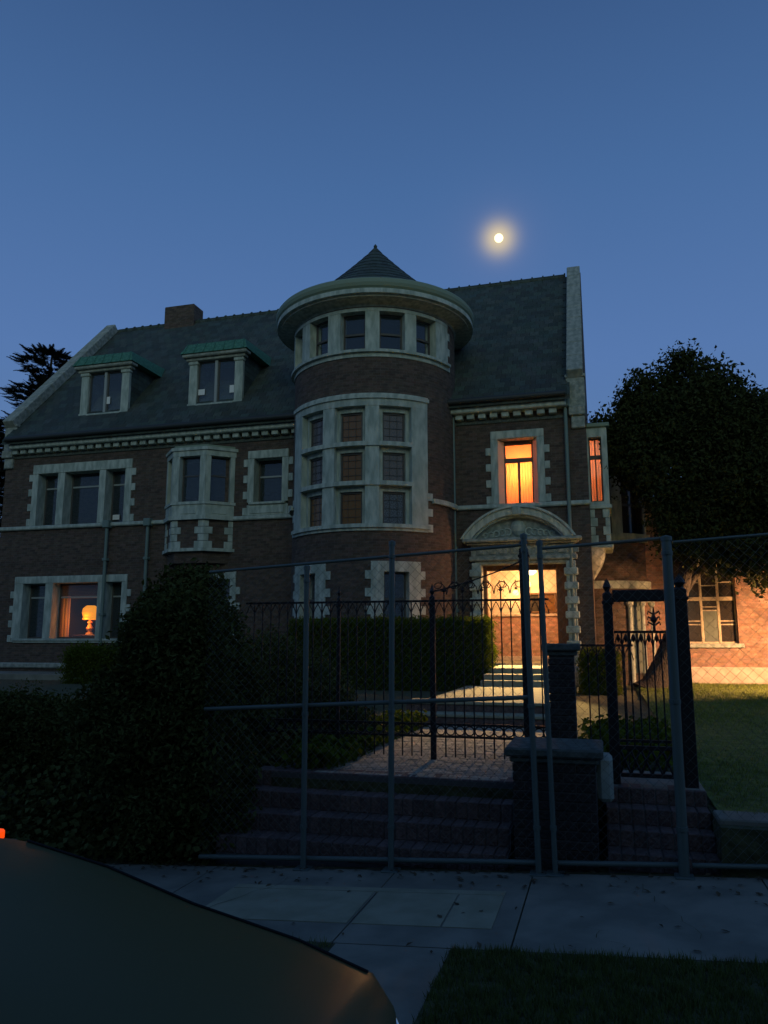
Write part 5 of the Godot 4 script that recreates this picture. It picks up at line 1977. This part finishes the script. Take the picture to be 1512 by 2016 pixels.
func hedge(label: String, x0: float, x1: float, y0: float, y1: float, z0: float, z1: float, sd: int) -> void:
	var o := thing("hedge", label, "hedge", Vector3((x0 + x1) / 2.0, y0, (z0 + z1) / 2.0))
	var st := nb()
	bx(st, x0 + 0.14, x1 - 0.14, y0, y1 - 0.14, z0 + 0.14, z1 - 0.14, 0.1)
	part("twig_core", st, M.bark, o)
	var r := RandomNumberGenerator.new()
	r.seed = sd
	var nz := FastNoiseLite.new()
	nz.seed = sd
	nz.frequency = 0.8
	var where := []
	var tint := []
	var dx := x1 - x0
	var dy := y1 - y0
	var dz := z1 - z0
	var areas := [dx * dy, dx * dz, dy * dz, dy * dz]
	for f in 4:
		for k in int(areas[f] * 520):
			var u := r.randf()
			var v := r.randf()
			var p := Vector3(x0 + u * dx, y0 + v * dy, z1)
			var n := Vector3(0, 0, 1)
			if f == 1: p = Vector3(x0 + u * dx, y1, z0 + v * dz); n = Vector3.UP
			elif f == 2: p = Vector3(x1, y0 + u * dy, z0 + v * dz); n = Vector3.RIGHT
			elif f == 3: p = Vector3(x0, y0 + u * dy, z0 + v * dz); n = Vector3.LEFT
			p += n * (-0.16 * r.randf() + (0.1 if f != 2 else 0.22) * nz.get_noise_3dv(p * 2.0) + (0.14 * r.randf() if f == 2 else 0.0))
			var s := r.randf_range(0.6, 1.2)
			where.append(Transform3D(Basis.from_euler(Vector3(r.randf() * TAU, r.randf() * TAU, r.randf() * TAU)).scaled(Vector3(s, s, s)), p))
			var t := r.randf_range(0.6, 1.3)
			tint.append(Color(t, t, t * 0.9))
	merged("foliage", leaf_clump(10, 0.06, 0.13, sd), M.leaf_hedge, where, o, tint)

# ---------------------------------------------------------------- the parked car
func parked_car() -> void:
	var o := thing("parked_car", "dull olive beige car parked at the kerb, only its bonnet in view", "car", Vector3(-3.0, -0.3, -1.75))
	var zc := -1.75
	var base := -0.33
	# stations: [x, half width, shoulder height, top height at the middle, belly height]
	var body := [[-0.60, 0.50, 0.36, 0.42, 0.30], [-0.615, 0.62, 0.52, 0.60, 0.22], [-0.66, 0.74, 0.62, 0.70, 0.18], [-0.75, 0.83, 0.67, 0.76, 0.16], [-1.0, 0.89, 0.715, 0.82, 0.16], [-1.4, 0.91, 0.785, 0.90, 0.17], [-1.75, 0.92, 0.88, 0.98, 0.18], [-2.1, 0.92, 0.95, 1.03, 0.18], [-2.6, 0.92, 0.97, 1.03, 0.18], [-3.6, 0.92, 0.97, 1.02, 0.18], [-4.6, 0.91, 0.95, 1.0, 0.2], [-5.1, 0.85, 0.9, 0.96, 0.25], [-5.2, 0.7, 0.8, 0.84, 0.35]]
	var rows := []
	for s in body:
		var line := PackedVector3Array()
		var w: float = s[1]
		var sh: float = s[2]
		var tp: float = s[3]
		var be: float = s[4]
		var prof := [Vector2(0.0, be), Vector2(0.8 * w, be), Vector2(0.97 * w, be + 0.1), Vector2(1.0 * w, lerpf(be, sh, 0.5)), Vector2(1.0 * w, lerpf(be, sh, 0.85)), Vector2(0.985 * w, sh - 0.03), Vector2(0.95 * w, sh), Vector2(0.88 * w, sh + 0.25 * (tp - sh)), Vector2(0.7 * w, sh + 0.6 * (tp - sh)), Vector2(0.35 * w, sh + 0.92 * (tp - sh)), Vector2(0.0, tp)]
		for p in prof: line.append(Vector3(s[0], base + p.y + 0.42, zc - p.x))
		for k in range(prof.size() - 2, -1, -1): line.append(Vector3(s[0], base + prof[k].y + 0.42, zc + prof[k].x))
		rows.append(line)
	var st := nb()
	grid(st, rows, false)
	for e in [0, rows.size() - 1]:
		var line: PackedVector3Array = rows[e]
		for k in range(1, line.size() - 2):
			if e == 0: tri(st, line[0], line[k + 1], line[k])
			else: tri(st, line[0], line[k], line[k + 1])
	var paint := mat(lin(0.075, 0.077, 0.03), 0.4, 0.0)
	paint.metallic_specular = 0.25
	paint.clearcoat_enabled = true
	paint.clearcoat = 0.08
	paint.clearcoat_roughness = 0.35
	part("body", st, paint, o)
	for s in [-1, 1]:      # shut lines of the bonnet
		st = nb()
		var line := []
		for b in range(3, 8):
			var e: Array = body[b]
			line.append(Vector3(e[0], base + e[2] + 0.25 * (e[3] - e[2]) + 0.423, zc + s * 0.88 * e[1]))
		tube(st, line, 0.006, 5)
		part("bonnet_seam", st, mat(lin(0.004, 0.004, 0.004), 0.9), o)
	# cabin
	var cabin := [[-2.1, 0.50, 1.36, 1.37], [-2.35, 0.74, 1.38, 1.46], [-2.8, 0.74, 1.40, 1.80], [-3.1, 0.70, 1.4, 1.88], [-3.5, 0.68, 1.4, 1.90], [-4.3, 0.68, 1.4, 1.82], [-4.9, 0.74, 1.35, 1.42]]
	rows = []
	for s in cabin:
		var line := PackedVector3Array()
		var wt: float = s[1] - 0.12 * (s[3] - s[2]) / 0.5
		for p in [Vector2(s[1] + 0.08, s[2] - 0.1), Vector2(s[1] + 0.04, s[2]), Vector2(wt, s[3] - 0.05), Vector2(wt * 0.85, s[3]), Vector2(0, s[3] + 0.03)]: line.append(Vector3(s[0], base + p.y, zc - p.x))
		for p in [Vector2(wt * 0.85, s[3]), Vector2(wt, s[3] - 0.05), Vector2(s[1] + 0.04, s[2]), Vector2(s[1] + 0.08, s[2] - 0.1)]: line.append(Vector3(s[0], base + p.y, zc + p.x))
		rows.append(line)
	st = nb()
	grid(st, rows, false)
	part("cabin_glass", st, mat(lin(0.015, 0.017, 0.02), 0.08), o)
	st = nb()
	bx(st, -4.2, -3.1, base + 1.86, base + 1.94, zc - 0.56, zc + 0.56, 0.024)
	part("car_roof", st, paint, o)
	st = nb()      # cowl below the windscreen
	bx(st, -2.13, -2.05, base + 1.35, base + 1.38, zc - 0.5, zc + 0.42, 0.01)
	part("cowl", st, mat(lin(0.01, 0.01, 0.01), 0.7), o)
	for s in [-1, 1]:
		st = nb()
		tube(st, [Vector3(-2.12, base + 1.40, zc + 0.2 * s), Vector3(-2.3, base + 1.47, zc + 0.2 * s + 0.3)], 0.012, 5)
		part("wiper", st, mat(lin(0.01, 0.01, 0.01), 0.6), o)
		# headlight with a bright rim
		st = nb()
		var pts := []
		for q in 11:
			var u := q / 10.0
			pts.append(Vector3(-0.70 + 0.07 * sin(u * PI) + 0.02, base + 0.99 - 0.3 * u, zc + s * lerpf(0.74, 0.68, sin(u * PI * 0.5))))
		tube(st, pts, 0.018, 8)
		part("headlight_rim", st, mat(lin(0.85, 0.85, 0.8), 0.1, 1.0), o)
		st = nb()
		var hr := []
		for i in 5:
			var line := PackedVector3Array()
			for j in 5: line.append(Vector3(-0.72 + 0.1 * sin(j / 4.0 * PI * 0.6) + 0.03, base + 0.71 + 0.26 * i / 4.0, zc + s * lerpf(0.46, 0.74, j / 4.0)))
			hr.append(line)
		grid(st, hr, s > 0)
		part("headlight", st, mat(lin(0.3, 0.3, 0.3), 0.1), o)
		# door mirror; the far one carries an amber repeater
		st = nb()
		bx(st, -2.52, -2.3, base + 1.2, base + 1.33, zc + s * 0.98 - 0.1, zc + s * 0.98 + 0.1, 0.04)
		bx(st, -2.44, -2.38, base + 1.3, base + 1.42, zc + s * 0.9 - 0.03, zc + s * 0.9 + 0.03, 0.01)
		part("mirror", st, paint, o)
		for x in [-1.45, -4.25]:
			st = nb()
			var prof := [Vector2(0.0, -0.1), Vector2(0.2, -0.1), Vector2(0.31, -0.1), Vector2(0.335, -0.07), Vector2(0.335, 0.07), Vector2(0.31, 0.1), Vector2(0.2, 0.1), Vector2(0.0, 0.1)]
			var wr := []
			for p in prof:
				var line := PackedVector3Array()
				for k in 25: line.append(Vector3(x + sin(TAU * k / 24.0) * p.x, base + 0.335 + cos(TAU * k / 24.0) * p.x, zc + s * 0.84 + p.y))
				wr.append(line)
			grid(st, wr, false, true)
			var wh := part("wheel", st, mat(lin(0.015, 0.015, 0.015), 0.8), o)
			st = nb()
			for k in 5:
				var a := TAU * k / 5.0
				tube(st, [Vector3(x, base + 0.335, zc + s * 0.95), Vector3(x + sin(a) * 0.2, base + 0.335 + cos(a) * 0.2, zc + s * 0.945)], 0.025, 5)
			part("rim", st, mat(lin(0.4, 0.4, 0.4), 0.3, 0.8), wh)
	st = nb()
	bx(st, -0.62, -0.585, base + 0.7, base + 0.82, zc - 0.4, zc + 0.4, 0.01)
	part("grille", st, mat(lin(0.02, 0.02, 0.02), 0.4), o)
	st = nb()
	bx(st, -2.45, -2.345, base + 1.345, base + 1.385, zc - 0.98, zc - 0.9, 0.008)
	part("amber_repeater", st, glow(Color(1.0, 0.30, 0.03), 1.0), o)

# ---------------------------------------------------------------- moon and small things
func small_things(moon: Vector3) -> void:
	var st := nb()
	var c := Vector3(0, 2.4, 0) + moon * 4000.0
	var prof := []
	for k in 13:
		var a := -PI / 2.0 + PI * k / 12.0
		prof.append(Vector2(cos(a), sin(a)) * 21.0)
	lathe(st, prof, c, 24)
	solo("moon", st, glow(Color(1.0, 0.93, 0.68), 2.2), "small bright round moon above the roof, right of the tower", "moon")
	var notes := [[-16.40, 10.15, -22.475, 0.13, 0.26, "small white paper note in the right half of the left dormer window"], [-12.75, 10.12, -22.475, 0.24, 0.2, "white paper note in the left half of the right dormer window"], [-11.62, 10.14, -22.475, 0.16, 0.26, "white paper note in the right half of the right dormer window"], [-15.72, 5.93, -22.345, 0.26, 0.17, "small bright white paper at the foot of the triple window"]]
	for n in notes:
		st = nb()
		bx(st, n[0] - n[3] / 2.0, n[0] + n[3] / 2.0, n[1] - n[4] / 2.0, n[1] + n[4] / 2.0, n[2] - 0.004, n[2] + 0.012, 0.0)
		solo("paper_note", st, M.paper, n[5], "paper note")

# ---------------------------------------------------------------- unseen houses, added across the street to shade the ground and lower front
func shade_houses() -> void:
	var spots := [[-17.0, 12.0, 13.0, 8.8, "unseen brick house added for shade across the street, behind the photographer to the left"], [-1.5, 12.5, 13.0, 9.2, "unseen brick house added for shade across the street, straight behind the photographer"], [13.5, 12.0, 13.0, 8.6, "unseen brick house added for shade across the street, behind the photographer to the right"]]
	for s in spots:
		var x: float = s[0]
		var z: float = s[1]
		var w: float = s[2] / 2.0
		var hh: float = s[3]
		var o := thing("house", s[4], "house", Vector3(x, -0.3, z), "unseen houses added across the street for shade")
		var st := nb()
		bx(st, x - w, x + w, -0.6, hh, z, z + 9.0)
		part("wall", st, M.brick, o)
		st = nb()
		extrude(st, PackedVector2Array([Vector2(-z + 0.5, hh), Vector2(-z - 4.5, hh + 5.5), Vector2(-z - 9.5, hh)]), zy, x - w - 0.4, x + w + 0.4)
		part("roof", st, M.slate, o)
		for k in 4:
			for j in 2:
				st = nb()
				var wx := x - w + 1.2 + k * (2.0 * w - 2.4) / 3.0
				if j == 0 and k == 1:
					bx(st, wx - 0.5, wx + 0.5, 0.0, 2.2, z - 0.04, z + 0.02, 0.01)
					part("door", st, M.wood, o)
				else:
					bx(st, wx - 0.55, wx + 0.55, 1.0 + j * 3.1, 2.6 + j * 3.1, z - 0.05, z + 0.02, 0.01)
					part("window", st, M.wing_glass, o)
